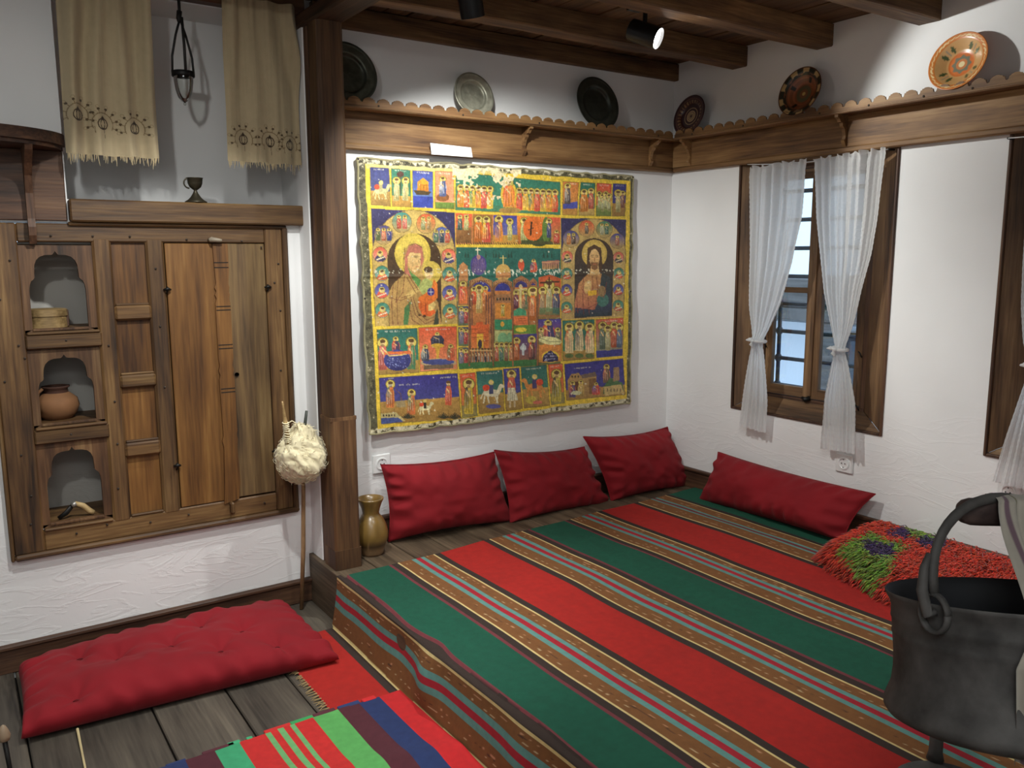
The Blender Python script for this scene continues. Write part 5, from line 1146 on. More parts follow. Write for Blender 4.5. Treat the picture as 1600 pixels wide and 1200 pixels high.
# ------------------------------------------------------------------ cushions
def cushion(name, label, cat, BL, BR, TR, TL, front, back, mat, nu=110, nv=64, pinch=.05, wr=1.0, seed=0, group=None, tufts=(), p=.42, hang=.0, cornerfold=()):
    BL, BR, TR, TL = [np.array(q, float) for q in (BL, BR, TR, TL)]
    nrm = np.cross(BR - BL, TL - BL); nrm /= np.linalg.norm(nrm)
    ex = (BR - BL) / np.linalg.norm(BR - BL); ey = np.cross(nrm, ex)
    U = np.linspace(-1, 1, nu)[:, None] + np.zeros((1, nv)); V_ = np.linspace(-1, 1, nv)[None, :] + np.zeros((nu, 1))
    pu = U * (1 - pinch * (1 - V_ ** 2)); pv = V_ * (1 - 1.6 * pinch * (1 - U ** 2))
    a, b_ = (pu + 1) / 2, (pv + 1) / 2
    base = (BL[None, None] * (1 - a)[..., None] + BR * a[..., None]) * (1 - b_)[..., None] + (TL * (1 - a)[..., None] + TR * a[..., None]) * b_[..., None]
    f = np.clip((1 - np.abs(U) ** 2.6), 0, 1) ** p * np.clip((1 - np.abs(V_) ** 2.4), 0, 1) ** p
    W_ = np.linalg.norm(BR - BL); H_ = np.linalg.norm(TL - BL)
    su, sv = U * W_ / 2, V_ * H_ / 2
    edgeu = np.clip(1 - (1 - np.abs(U)) * W_ / .22, 0, 1); edgev = np.clip(1 - (1 - np.abs(V_)) * H_ / .18, 0, 1)
    wrk = .018 * wr * edgeu * np.sin(sv * 85 + 6 * vnoise(su * 5 + seed, sv * 6)) * (.4 + vnoise(su * 8, sv * 12 + seed)) + .012 * wr * edgev * np.sin(su * 70 + 7 * vnoise(su * 4, sv * 6 + seed)) * (.4 + vnoise(su * 12 + seed, sv * 7))
    wrk += .012 * wr * vnoise(su * 6 + seed, sv * 9) + .005 * wr * vnoise(su * 19, sv * 24 + seed)
    tf = np.zeros_like(f)
    for (tx, ty, dp) in tufts:
        d = np.hypot((U - tx) * W_ / 2, (V_ - ty) * H_ / 2); tf += dp * np.exp(-(d / .035) ** 1.3) + dp * .35 * np.exp(-(d / .11) ** 2)
        ang = np.arctan2((V_ - ty) * H_, (U - tx) * W_); tf += .004 * np.sin(ang * 5 + seed + tx * 9) * np.exp(-((d - .05) / .04) ** 2)
    Ff = base + nrm * (front * f + wrk * f ** .45 * 1.25 - tf * np.clip(f * 1.5, 0, 1))[..., None]
    Bf = base - nrm * (back * f)[..., None]
    root = thing(name, label, cat, tuple((BL + BR) / 2), group)
    V3 = np.concatenate([Ff, Bf[:, ::-1]], 1)
    # close around the rim: loop in v direction
    o = grid('cover', np.transpose(V3, (1, 0, 2)), mat, root, None, True, True)
    rim = [Ff[i, 0] for i in range(0, nu, 3)] + [Ff[-1, j] for j in range(0, nv, 3)] + [Ff[i, -1] for i in range(nu - 1, -1, -3)] + [Ff[0, j] for j in range(nv - 1, -1, -3)]
    if not tufts: MB().tube([tuple(q) for q in rim] + [tuple(rim[0])], .0026, 5, False).build('seam', mat, root, True)
    if tufts:
        bt_ = MB()
        for (tx, ty, dp) in tufts:
            i = int((tx + 1) / 2 * (nu - 1)); j = int((ty + 1) / 2 * (nv - 1)); q = Ff[i, j] + nrm * .004
            MB().tube([tuple(q - ex * .010), tuple(q + nrm * .004), tuple(q + ex * .010)], .0022, 5).build('tuft_knot', fabric('dark_red_thread_%d' % len(bpy.data.materials), rgb(110, 14, 26), .9, .1), root, True)
    return root
yb_, yt_ = -.115, -.050
B = lambda px_, py_, z=.030: at(px_, py_, 'z', z)
def yplane(px_, py_, y): return at(px_, py_, 'y', y)
cushion('cushion', 'red linen cushion beside the clay jug, leftmost of three against the wall under the painting', 'cushion',
        yplane(607, 846, -.085), yplane(803, 814, -.13), yplane(772, 706, -.055), yplane(595, 726, -.05), .115, .035, m_red, seed=1, p=.5, pinch=.07, wr=1.6, group='red cushions along the walls')
cushion('cushion', 'red linen cushion in the middle of three against the wall under the painting', 'cushion',
        yplane(797, 818, -.16), yplane(953, 788, -.14), yplane(913, 698, -.055), yplane(772, 703, -.070), .105, .035, m_red, seed=5, group='red cushions along the walls', wr=2.0, p=.5, pinch=.08)
cushion('cushion', 'red linen cushion tucked into the room corner, rightmost of three under the painting', 'cushion',
        yplane(955, 784, -.165), yplane(1082, 762, -.150), yplane(1043, 667, -.045), yplane(911, 682, -.075), .105, .035, m_red, seed=9, p=.5, pinch=.08, wr=1.8, group='red cushions along the walls')
X_ = lambda px_, py_, x: at(px_, py_, 'x', x)
cushion('cushion', 'long red linen cushion lying under the window on the right wall', 'cushion',
        X_(1090, 782, -.16), X_(1318, 846, -.20), X_(1368, 772, -.045), X_(1122, 706, -.05), .105, .045, m_red, nu=150, seed=13, group='red cushions along the walls', pinch=.06, wr=1.8, p=.5)
# long tufted mattress on the lower floor
tpx = [(116, 1024), (181, 1022), (267, 1006), (315, 970), (380, 979), (433, 996), (345, 1011), (116, 1081)]
mBL, mBR, mTR, mTL = at(33, 1155, 'z', -.196), at(531, 1030, 'z', -.196), at(476, 938, 'z', -.192), at(30, 1036, 'z', -.192)
mTR[1] = min(mTR[1], -.085); mTL[1] = -.085; mTL[0] = -3.44; mTR[0] = -2.42
tf_ = []
for a in tpx:
    q = at(*a, 'z', -.10); tx = (q[0] - mBL[0]) / (mBR[0] - mBL[0]) * 2 - 1; ty = (q[1] - (mBL[1] + mBR[1]) / 2) / ((mTL[1] + mTR[1]) / 2 - (mBL[1] + mBR[1]) / 2) * 2 - 1
    tf_.append((float(np.clip(tx, -.9, .9)), float(np.clip(ty, -.8, .8)), .030))
cushion('floor_mattress', 'long red tufted mattress cushion lying on the lower plank floor', 'mattress', mBL, mBR, mTR, mTL, .118, .020, m_red2, nu=220, nv=100, pinch=.02, wr=1.4, seed=21, tufts=tf_, p=.27)

# ------------------------------------------------------------------ rugs
def stripe_cols(edges, gap=.0006, step=.0035):
    """edges: list of (x_end, colour) from x0; returns sample positions and colours with sharp borders"""
    xs, cs = [], []; x0 = edges[0][0]
    for xe, c in edges[1:]:
        n = max(1, int((xe - x0) / step))
        for k in range(n + 1): xs.append(x0 + gap + (xe - x0 - 2 * gap) * k / n); cs.append(c)
        x0 = xe
    return np.array(xs), np.array([lin(c) for c in cs])
gG = (16, 88, 66); gR = (184, 34, 26); gB = (136, 88, 46); gT = (104, 156, 148); gC = (182, 34, 50); gY = (232, 206, 142); gD = (58, 44, 38); gM = (124, 56, 62)
def band(x0, w, m1, m2):
    e = []
    def a(f, c): e.append((x0 + w * f, c))
    if m1: e.append((x0 - .043, gM)) 
    e.append((x0 - .008, gD)); e.append((x0, gY)); a(.04, gY); a(.35, gB); a(.47, gT); a(.60, gC); a(.71, gT); a(.965, gB); a(1.005, gY)
    e.append((x0 + w * 1.005 + .035, gD))
    if m2: e.append((x0 + w * 1.005 + .046, gM))
    return e
# (s = arc length with s = x on the platform; the riser part lies below x=-2.262)
RH = .212
S = [(-2.262 - RH - .265, None), (-2.262 - RH - .040, gR)]
S += [(-2.262 - RH - .006, gD), (-2.262 - RH + .002, gY), (-2.262 - RH + .078, gB), (-2.262 - RH + .104, gT), (-2.262 - RH + .130, gC), (-2.262 - RH + .154, gT), (-2.262 - .016, gB), (-2.262 - .006, gY), (-2.262 + .022, gD), (-2.232 + .0, gM), (-2.040, gG)]
S += [(-2.026, gM), (-1.996, gD), (-1.988, gY), (-1.925, gB), (-1.903, gT), (-1.879, gC), (-1.860, gT), (-1.812, gB), (-1.804, gY), (-1.774, gD), (-1.533, gR)]
S += [(-1.500, gD), (-1.492, gY), (-1.424, gB), (-1.402, gT), (-1.376, gC), (-1.354, gT), (-1.308, gB), (-1.300, gY), (-1.268, gD), (-1.254, gM), (-1.030, gG)]
S += [(-1.018, gM), (-.990, gD), (-.982, gY), (-.915, gB), (-.895, gT), (-.871, gC), (-.850, gT), (-.812, gB), (-.804, gY), (-.772, gD), (-.530, gR)]
S += [(-.498, gD), (-.490, gY), (-.402, gB), (-.388, gT), (-.366, gM), (-.350, gT), (-.286, gB), (-.280, gY), (-.252, gD), (-.030, gG)]
sx, scol = stripe_cols(S)
ny = 330; Vy = np.linspace(0, 1, ny)
nx = len(sx)
ytop = np.where(sx < -2.25, -.345, -.385 + (sx + 2.25) / 2.25 * .105)
ytop = np.where(sx < -2.262 - RH, -.36, ytop)
Yg = ytop[:, None] * (1 - Vy[None] ** 1.0) + (-3.35) * Vy[None]
Sg = sx[:, None] + 0 * Yg
Sw = Sg + .006 * vnoise(Sg * 2 + 5, Yg * 2.2) + .003 * vnoise(Sg * 5, Yg * 7)
drop = np.clip(-2.262 - Sw, 0, RH); outl = np.clip(-2.262 - RH - Sw, 0, 1)
t_ = drop / RH
bul = .030 * np.exp(-((Yg + 1.16) / .07) ** 2) - .016 * np.exp(-((Yg + .95) / .10) ** 2) + .018 * np.exp(-((Yg + 1.75) / .12) ** 2)
Xg = np.where(Sw > -2.262, Sw, -2.268 - .030 * t_ ** 1.5 - outl)
near = np.clip(1 - (Sw + 2.262) / .12, 0, 1)
Xg += bul * np.where(Sw > -2.262, near * .6, np.sin(math.pi * np.clip(t_, 0, 1)) * -.9 ) + .008 * vnoise(Yg * 9, Sg * 3) * np.sin(math.pi * t_)
Zg = np.where(Sw > -2.262, .006, .006 - drop) + 0 * Yg
Zg = np.where(outl > 0, FZ + .006, np.maximum(Zg, FZ + .006))
fl_ = (Sw > -2.24) * 1.0
Zg += fl_ * (.005 + .009 * vnoise(Sg * 4, Yg * 2.0 + 3) + .005 * vnoise(Sg * 9 + 7, Yg * 4) + .004) 
Zg = np.where(Sw > -2.24, np.maximum(Zg, .005), Zg)
Cg = np.repeat(scol[:, None, :], ny, 1)
# little broken stitches along the brown bands, irregular weft
isb = np.all(np.abs(Cg - lin(gB)) < 1e-6, -1)
bl = [];
for k in range(1, len(S)):
    if S[k][1] == gB: bl.append((S[k - 1][0] + S[k][0]) / 2)
for xc in bl:
    for off, th, cc in ((-.011, .26, (214, 184, 140)), (.009, .33, (206, 150, 110)), (0.002, .36, (92, 58, 38))):
        m = isb & (np.abs(Sg - xc - off - .002 * np.sin(Yg * 9)) < .0019) & (vnoise(Yg * 62 + xc * 31, off * 900 + xc * 77 + 0 * Yg) > th * .75) 
        Cg[m] = lin(cc)
for c_ in (gG, gR):
    m = np.all(np.abs(Cg - lin(c_)) < 1e-6, -1); Cg[m] *= (1 + .10 * vnoise(Sg[m] * 26, Yg[m] * 5) + .10 * vnoise(Sg[m] * 2, Yg[m] * 9))[:, None]
main = thing('striped_rug', 'large green, red and brown striped woven rug covering the platform and falling over its step', 'rug', (-1.2, -1.8, .006))
V3 = np.stack([Xg + 0 * Yg, Yg, Zg], -1); top = grid('weave', V3, m_rug, main, Cg)
sb = V3[::6, ::6].copy(); 
b = MB(); rf = random.Random(4)
for k in range(150):
    t = k / 150; j = int(t * (ny - 1)); p = V3[0, j]
    if p[1] < -1.02: break
    for q in range(2):
        a = rf.uniform(-.5, .5); L1 = rf.uniform(.012, .030)
        yy = p[1] - rf.uniform(0, .009)
        b.tube([(p[0] + .004, yy, FZ + .007), (p[0] - L1 * .5, yy + a * L1 * .4, FZ + .006), (p[0] - L1, yy + a * L1, FZ + .003)], [.0022, .002, .001], 4)
f = b.build('fringe', fabric('rug_fringe', rgb(156, 132, 92), .95, .1), main); f['kind'] = 'stuff'
# second rug
q_ = [(-3.30, None), (-3.168, (204, 40, 40)), (-3.136, (204, 40, 40)), (-3.053, (40, 54, 100)), (-2.963, (84, 36, 46)), (-2.885, (64, 166, 116)), (-2.800, (204, 42, 40)), (-2.782, (112, 176, 112)), (-2.758, (204, 42, 40)), (-2.738, (112, 176, 112)), (-2.716, (204, 42, 40)), (-2.700, (112, 176, 112)), (-2.635, (204, 42, 40)), (-2.545, (94, 172, 92)), (-2.468, (84, 36, 46)), (-2.390, (38, 54, 100)), (-2.305, (202, 34, 38))]
q_ = [(q_[0][0], None)] + q_[1:]
sx2, sc2 = stripe_cols(q_, .0006, .008)
ny2 = 220; V2 = np.linspace(0, 1, ny2)[None]
yt2 = -1.0 + .006 * np.array([vnoise(x_ * 30, 2.0) for x_ in sx2]); Y2 = yt2[:, None] * (1 - V2) + (-3.3) * V2
X2 = sx2[:, None] + .004 * vnoise(sx2[:, None] * 3, Y2 * 4) * np.clip((-2.34 - sx2[:, None]) * 20, 0, 1)
Z2 = FZ + .014 + .006 * (vnoise(X2 * 5, Y2 * 3) + .5) + .010 * np.exp(-((Y2 + 1.35 + .3 * (X2 + 2.6)) / .06) ** 2)
C2 = np.repeat(sc2[:, None, :], ny2, 1) * (1 + .10 * vnoise(X2 * 30, Y2 * 6))[..., None]
r2 = thing('striped_rug', 'multicoloured striped rug with green, navy and maroon bands on the lower floor', 'rug', (-2.8, -2.1, FZ + .014))
grid('weave', np.stack([X2, Y2, Z2], -1), m_rug2, r2, C2)
# its turned hem shows the colours of the next bands
b = MB(); hem = [(-3.11, -3.05, (40, 54, 100), 0), (-3.0, -2.90, (84, 36, 46), .004), (-2.92, -2.88, (64, 166, 116), .008), (-2.86, -2.84, (64, 166, 116), .006), (-2.80, -2.71, (204, 42, 40), .012), (-2.71, -2.63, (54, 150, 84), .014), (-2.63, -2.55, (84, 36, 46), .016), (-2.54, -2.46, (38, 54, 100), .014), (-2.45, -2.40, (202, 34, 38), .012)]
for k, (x0, x1, c, o_) in enumerate(hem):
    bb = MB().box(x0, x1, -1.004, -.992 + o_, FZ + .008, FZ + .016, .002)
    bb.build('hem', fabric('hem_cloth_%d' % k, lin(c), .9, .1), r2)

# shaggy rug: thick pile in a soft folded block
sg = thing('shaggy_rug', 'thick shaggy orange red pile rug with green and purple diamonds, folded by the right wall', 'rug', (-.35, -1.8, .01))
x0, x1, y0, y1 = -.52, -.06, -1.42, -2.75
def shag_h(X, Y):
    ex = np.minimum(X - x0, x1 - X); ey = y1 * 0 + (y0 - Y)
    return .115 * np.clip(ex / .10, 0, 1) ** .45 * np.clip(ey / .10, 0, 1) ** .45
nxs, nys = 40, 90
gx = np.linspace(x0, x1, nxs)[:, None] + np.zeros((1, nys)); gy = np.linspace(y0, y1, nys)[None] + np.zeros((nxs, 1))
gx = gx - .10 * np.clip((-1.55 - gy) / .3, 0, 1) * (x1 - gx) / (x1 - x0) + .10 * np.clip((gy + 1.55) / .18, 0, 1) * (x1 - gx) / (x1 - x0)
gz = .012 + (.085 + .055 * np.linspace(0, 1, nxs)[:, None]) * np.clip(np.minimum(np.linspace(0, 1, nxs), 1 - np.linspace(0, 1, nxs))[:, None] / .16, 0, 1) ** .5 * np.clip(np.linspace(0, 1, nys)[None] / .07, 0, 1) ** .5 + .012 * vnoise(gx * 9, gy * 7)
gz = np.maximum(gz, .008)
grid('backing', np.stack([gx, gy, gz], -1), fabric('shag_base', rgb(110, 20, 18), .95, .1), sg)
def wpoly(pts, z=.115): return [tuple(at(px_, py_, 'z', z)[:2]) for px_, py_ in pts]
POLY = [(wpoly([(1306, 857), (1335, 851), (1360, 844), (1376, 856), (1418, 867), (1396, 878), (1384, 893), (1352, 894), (1340, 882), (1326, 870)]), (134, 164, 62)),
        (wpoly([(1344, 855), (1388, 862), (1396, 877), (1366, 876), (1350, 868)]), (70, 46, 92)),
        (wpoly([(1378, 836), (1405, 828), (1424, 836), (1412, 845)], .15), (76, 48, 96)), (wpoly([(1412, 826), (1450, 832), (1486, 846), (1440, 850), (1418, 841)], .15), (134, 164, 62)), (wpoly([(1426, 844), (1478, 848), (1472, 860), (1434, 856)], .15), (70, 46, 92))]
def inpoly(x, y, P):
    c = False; j = len(P) - 1
    for i in range(len(P)):
        if (P[i][1] > y) != (P[j][1] > y) and x < (P[j][0] - P[i][0]) * (y - P[i][1]) / (P[j][1] - P[i][1]) + P[i][0]: c = not c
        j = i
    return c
rs = random.Random(8); b = MB(); cols = []
for k in range(15000):
    i = rs.uniform(0, nxs - 1.01); j = (rs.random() ** 1.25) * (nys - 1.01); ii, jj = int(i), int(j); fi, fj = i - ii, j - jj
    def L4(g): return (g[ii, jj] * (1 - fi) + g[ii + 1, jj] * fi) * (1 - fj) + (g[ii, jj + 1] * (1 - fi) + g[ii + 1, jj + 1] * fi) * fj
    x_, y_, z_ = L4(gx), L4(gy), L4(gz)
    u_ = i / (nxs - 1)
    side = np.clip((.18 - u_) / .18, 0, 1); end = np.clip((.09 - j / nys) / .09, 0, 1)
    dr = Vector((-.55 - .5 * side + rs.uniform(-.35, .35), .30 + .7 * end + rs.uniform(-.35, .35), .30 - .5 * max(side, end) + rs.uniform(-.15, .2)))
    L1 = rs.uniform(.040, .070); dr = dr.normalized() * L1
    c = (216, 66, 40)
    for P_, cc in POLY:
        if inpoly(x_ - .036 + rs.uniform(-.010, .010), y_ + .020 + rs.uniform(-.010, .010), P_): c = cc
    c = tuple(v * rs.uniform(.78, 1.12) for v in c); c = lin(c)
    p = Vector((x_, y_, z_)); q = p + dr * .6 + Vector((0, 0, .006)); e = p + dr + Vector((0, 0, -.012)); e.z = max(e.z, .010); q.z = max(q.z, .012)
    sd = dr.cross(Vector((0, 0, 1))).normalized() * rs.uniform(.0022, .0046); n_ = Vector((0, 0, .003))
    b.add([p - sd, p + sd, p + n_, q - sd * .9, q + sd * .9, q + n_, e], [(0, 1, 4, 3), (1, 2, 5, 4), (2, 0, 3, 5), (3, 4, 6), (4, 5, 6), (5, 3, 6)])
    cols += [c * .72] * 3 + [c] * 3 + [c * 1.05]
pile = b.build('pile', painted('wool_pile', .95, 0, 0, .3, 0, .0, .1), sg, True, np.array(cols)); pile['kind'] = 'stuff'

# ------------------------------------------------------------------ jug
jg = thing('clay_jug', 'yellow-brown glazed clay jug standing beside the foot of the timber post', 'jug', (-2.022, -.165, .001))
prof = [(.0001, 0), (.048, .0), (.051, .010), (.054, .025), (.064, .05), (.0715, .08), (.071, .105), (.064, .138), (.054, .162), (.043, .178), (.036, .186), (.0355, .196), (.040, .216), (.048, .240), (.0555, .256), (.056, .263), (.051, .263), (.043, .242), (.031, .20), (.03, .18), (.0001, .16)]
pd = dense(prof, 60); V = np.zeros((56, len(pd), 3)); C = np.zeros((56, len(pd), 3))
for i in range(56):
    a = 2 * math.pi * i / 56
    for j, (r_, z_) in enumerate(pd):
        V[i, j] = (-2.022 + 1.06 * r_ * math.cos(a), -.165 + 1.06 * r_ * math.sin(a), .001 + z_); nn = float(vnoise(3 * math.cos(a) + 9, z_ * 25 + math.sin(a) * 3))
        c = lin((124, 96, 48)) * (1 + .6 * nn); drip = .055 + .022 * float(vnoise(a * 3.2, 4.0))
        if z_ < drip: c = lin((124, 96, 66)) * (1 + .25 * nn)
        if abs(z_ - drip) < .006: c = lin((70, 50, 28))
        C[i, j] = c
grid('body', V, m_glaze, jg, C, True, True)
MB().tube([(-2.022, -.165 - .04, .20), (-2.022, -.165 - .040, .20)], .0005, 4)

# ------------------------------------------------------------------ distaff and spindle
ds = thing('distaff', 'tall wooden distaff stick with a ball of cream wool leaning against the timber post', 'distaff', (-2.345, -.14, FZ))
P0 = at(471, 950, 'y', -.085); P0[2] = FZ + .002; P1 = at(474, 760, 'y', -.185); P2 = at(479, 642, 'y', -.225)
wc = at(471, 712, 'y', -.200)
m_stick = wood('stick_wood', [rgb(90, 66, 42), rgb(130, 100, 68), rgb(154, 124, 88), rgb(176, 148, 110)], 'z', 1, .6, .1)
MB().tube([tuple(P0), tuple((P0 + P1) / 2 + np.array([.004, 0, 0])), tuple(P1), tuple(wc)], [.009, .010, .009, .008], 12).build('stick', m_stick, ds, True)
MB().tube([tuple(wc), tuple(wc * .4 + P2 * .6), tuple(P2)], [.008, .0075, .0055], 12).build('tip', plain('dark_green_tip', rgb(40, 44, 36), .5), ds, True)
nu, nv = 150, 90; th = np.linspace(0, 2 * math.pi, nu, endpoint=False)[:, None]; ph = np.linspace(.02, math.pi - .02, nv)[None]
def fbm(x, y, k=4):
    s_ = 0; a = 1
    for i in range(k): s_ = s_ + a * vnoise(x * 2 ** i + i * 7, y * 2 ** i + i * 3); a *= .5
    return s_
cx3, sx3 = np.cos(th) * np.sin(ph), np.sin(th) * np.sin(ph)
lump = fbm(cx3 * 2.2 + 5 + np.cos(ph) * 1.3, sx3 * 2.2 + np.cos(ph) * 2.0 + 9, 4); ridge = np.abs(vnoise(cx3 * 3 + np.cos(ph) * 2, sx3 * 3 - np.cos(ph)))
R3 = .104 * (1 + .26 * lump + .25 * ridge)
top_ = np.clip((np.cos(ph) - .55) / .45, 0, 1)
Vw = np.stack([np.minimum(wc[0] + R3 * cx3 * (1 - .35 * top_) + .006 * top_, -2.2485), wc[1] + .01 + np.clip(R3 * sx3 * .85, -.2, .115), wc[2] - .005 + R3 * np.cos(ph) * (1.02 + .25 * top_)], -1)
m_wool = fabric('raw_wool', rgb(226, 214, 178), .95, .5, .08, .6, 120)
grid('wool', Vw, m_wool, ds, None, True, True)
b = MB(); rw = random.Random(6)
for k in range(700):
    i, j = rw.randrange(nu), rw.randrange(3, nv - 3); p = Vector(Vw[i, j]); nrm = (p - Vector(wc)).normalized()
    tv = nrm.cross(Vector((rw.uniform(-1, 1), rw.uniform(-1, 1), rw.uniform(-1, 1)))).normalized(); L1 = rw.uniform(.01, .035)
    pts = [p, p + tv * L1 * .5 + nrm * .005, p + tv * L1 + nrm * rw.uniform(-.001, .006)]
    if any(q.y > -.008 for q in pts): continue
    b.tube([tuple(q) for q in pts], [.0014, .0011, .0004], 3, False)
f = b.build('loose_fibres', m_wool, ds, True); f['kind'] = 'stuff'
sp = thing('spindle', 'small pale pointed wooden spindle wound with yarn, stuck in the wool ball', 'spindle', tuple(at(450, 688, 'y', -.22)))
a_, b_2 = at(441, 627, 'y', -.225), at(451, 694, 'y', -.220)
MB().tube([tuple(a_), tuple(a_ * .93 + b_2 * .07), tuple(a_ * .9 + b_2 * .1), tuple(a_ * .55 + b_2 * .45), tuple(b_2)], [.003, .0045, .004, .009, .007], 12).build('shaft', m_bent, sp, True)
b = MB()
for k in range(10):
    t = .50 + k * .05; c_ = a_ * (1 - t) + b_2 * t; b.tube([tuple(c_ + .0115 * np.array([math.cos(q), math.sin(q), .25 * math.sin(q + k)])) for q in np.linspace(0, 2 * math.pi, 12)], .0028, 5, False)
b.build('yarn', m_wool, sp, True)
t0 = a_ * .48 + b_2 * .52
MB().tube([tuple(t0 + np.array([.010, 0, 0])), tuple(t0 + np.array([.026, -.004, .010])), tuple(t0 + np.array([.046, -.004, -.004])), tuple(t0 + np.array([.052, 0, -.030]))], .0025, 6).build('thread', m_wool, sp, True)

# ------------------------------------------------------------------ bucket hung from a yoke
DP = 1.60
def dp(px_, py_, d=DP): return CAM + ray(px_, py_) * d
hd = np.array([FW[0], FW[1], 0]); hd /= np.linalg.norm(hd); rh = np.array([RT[0], RT[1], 0]); rh /= np.linalg.norm(rh)
bc = dp(1572, 930); tilt = math.radians(13)
axu = np.array([0, 0, 1]) * math.cos(tilt) + hd * math.sin(tilt); axf = hd * math.cos(tilt) - np.array([0, 0, 1]) * math.sin(tilt)
Rm = Matrix(((rh[0], axf[0], axu[0]), (rh[1], axf[1], axu[1]), (rh[2], axf[2], axu[2])))
m_soot = plain('sooty_metal', rgb(74, 72, 70), .72, .2, 13, .6, .7)
bk = thing('metal_bucket', 'large sooty dark metal bucket hanging by its hoop handle in the right foreground', 'bucket', tuple(bc))
prof = [(.212, .002), (.2135, 0), (.2115, -.006), (.205, -.018), (.2025, -.030), (.2035, -.045), (.2045, -.050), (.2025, -.055), (.2025, -.075), (.2040, -.080), (.2020, -.085), (.2015, -.12), (.203, -.150), (.208, -.180), (.216, -.198), (.222, -.212), (.223, -.222), (.217, -.232), (.196, -.243), (.15, -.251), (.0001, -.253)]
inn = [(.208, -.004), (.199, -.018), (.197, -.06), (.197, -.15), (.208, -.20), (.206, -.225), (.14, -.240), (.0001, -.244)]
MB().lathe(prof, 72, tuple(bc), Rm).build('shell', m_soot, bk, True); MB().lathe([(.212, .002)] + inn, 72, tuple(bc), Rm).build('inside', plain('dark_inside', rgb(38, 40, 44), .6, .3, 9, .2), bk, True)
def onrim(phi, r=.207, h=0.0): return np.array(Rm @ Vector((r * math.cos(phi), r * math.sin(phi), h))) + bc
f1, f2 = math.radians(180 + 28), math.radians(28)
apex = dp(1557, 778)
for fi, s_ in ((f1, 1), (f2, -1)):
    e0 = onrim(fi, .214, -.030); tg = np.array(Rm @ Vector((-math.sin(fi), math.cos(fi), 0)))
    up_ = np.array(axu)
    ear = [e0 + tg * (.026 * math.cos(a)) + up_ * (.016 + .034 * math.sin(a)) for a in np.linspace(0, 2 * math.pi, 22)]
    MB().tube([tuple(q) for q in ear], .0085, 8, True, .6).build('ear', m_soot, bk, True)
E1, E2 = onrim(f1, .212, .018), onrim(f2, .212, .018)
pts = []
mid = (E1 + E2) / 2
for t in np.linspace(0, math.pi, 26):
    p = mid + (E1 - mid) * math.cos(t) ** 1 + (apex - mid) * math.sin(t) ** .8; pts.append(p)
MB().tube([tuple(q) for q in pts], [.0105] * 26, 10, True, .75).build('handle', m_soot, bk, True)
hk = [E1 + axu * -.03, E1 + axu * -.035 - rh * .014, E1 - rh * .022 + axu * .01, E1 - rh * .016 + axu * .05, E1 + axu * .075 - rh * .006]
MB().tube([tuple(q) for q in hk], [.008, .010, .010, .008, .005], 8).build('handle_hook', m_soot, bk, True)
yk = thing('carrying_yoke', 'dark rounded wooden yoke bar carrying the bucket and the grey cloth', 'yoke', tuple(dp(1750, 803, 1.62)))
yd = (dp(1800, 806, 1.64) - dp(1495, 797, 1.60)); yd /= np.linalg.norm(yd); up3 = np.cross(yd, hd); up3 = up3 if up3[2] > 0 else -up3; fw3 = np.cross(up3, yd)
y0_ = dp(1495, 797, 1.60); rings = []
for s_, k_ in ((0, .25), (.004, .6), (.012, .85), (.026, 1.0), (.05, 1.02), (.10, 1), (.2, .98), (.42, .95)):
    c_ = y0_ + yd * s_; ring = []
    for a in np.linspace(0, 2 * math.pi, 20, endpoint=False):
        ca, sa = math.cos(a), math.sin(a); ring.append(tuple(c_ + up3 * (.026 * k_ * np.sign(sa) * abs(sa) ** .7 - .002) + fw3 * .018 * k_ * np.sign(ca) * abs(ca) ** .7))
    rings.append(ring)
MB().ringstack(rings).build('bar', wood('yoke_wood', [rgb(30, 22, 20), rgb(48, 36, 34), rgb(62, 48, 44), rgb(76, 60, 54)], 'x', 1, .6, .2), yk, True)
ps = y0_ + yd * .39
MB().box(ps[0] - .022, ps[0] + .022, ps[1] - .022, ps[1] + .022, .012, ps[2] - .02, .004).build('stand_post', m_dkz, yk)
MB().box(ps[0] - .15, ps[0] + .15, ps[1] - .10, ps[1] + .10, .014, .05, .005).build('stand_foot', m_dkz, yk)
# cloth over the yoke
nu, nv = 90, 110; U = np.linspace(0, 1, nu)[:, None] + np.zeros((1, nv)); V_ = np.linspace(0, 1, nv)[None] + np.zeros((nu, 1))
Lf, Lb = .40, .05
s_ = V_ * (Lf + Lb + .06) - Lb - .03
wl = .20
along = .066 + U * wl - .092 * np.clip((s_ - .02) / .24, 0, 1) ** 1.2 + .02 * np.clip(s_ / Lf, 0, 1) * (1 - U)
off = -.030; 
sq_ = np.clip((s_ - .02) / .20, 0, 1); sq_ = sq_ * sq_ * (3 - 2 * sq_)
fr = np.where(s_ > .03, -.024 - .225 * sq_, np.where(s_ < -.03, .024, -s_ / .03 * .024)); 
hz = np.where(np.abs(s_) < .03, .029 + .004 * np.cos(s_ / .03 * math.pi / 2), .029 - (np.abs(s_) - .03))
fold = (.012 * np.sin(U * 30 + 1.5 * vnoise(U * 3, V_ * 2) * 3) + .008 * vnoise(U * 9, V_ * 3)) * np.clip(np.abs(s_) / .08, .15, 1)
P3 = y0_ + yd * along[..., None] + np.array([0, 0, 1]) * hz[..., None] + fw3 * 0 + (-hd if True else 0) * (-(fr) - fold)[..., None] * 1.0
stripe = np.zeros((nu, nv, 3)); stripe[:] = lin((158, 152, 140))
for c_, w2, cl in ((.10, .02, (104, 82, 92)), (.20, .012, (104, 98, 60)), (.42, .022, (112, 66, 70)), (.70, .03, (120, 110, 108)), (.86, .015, (104, 82, 92))):
    stripe[np.abs(U - c_) < w2] = lin(cl)
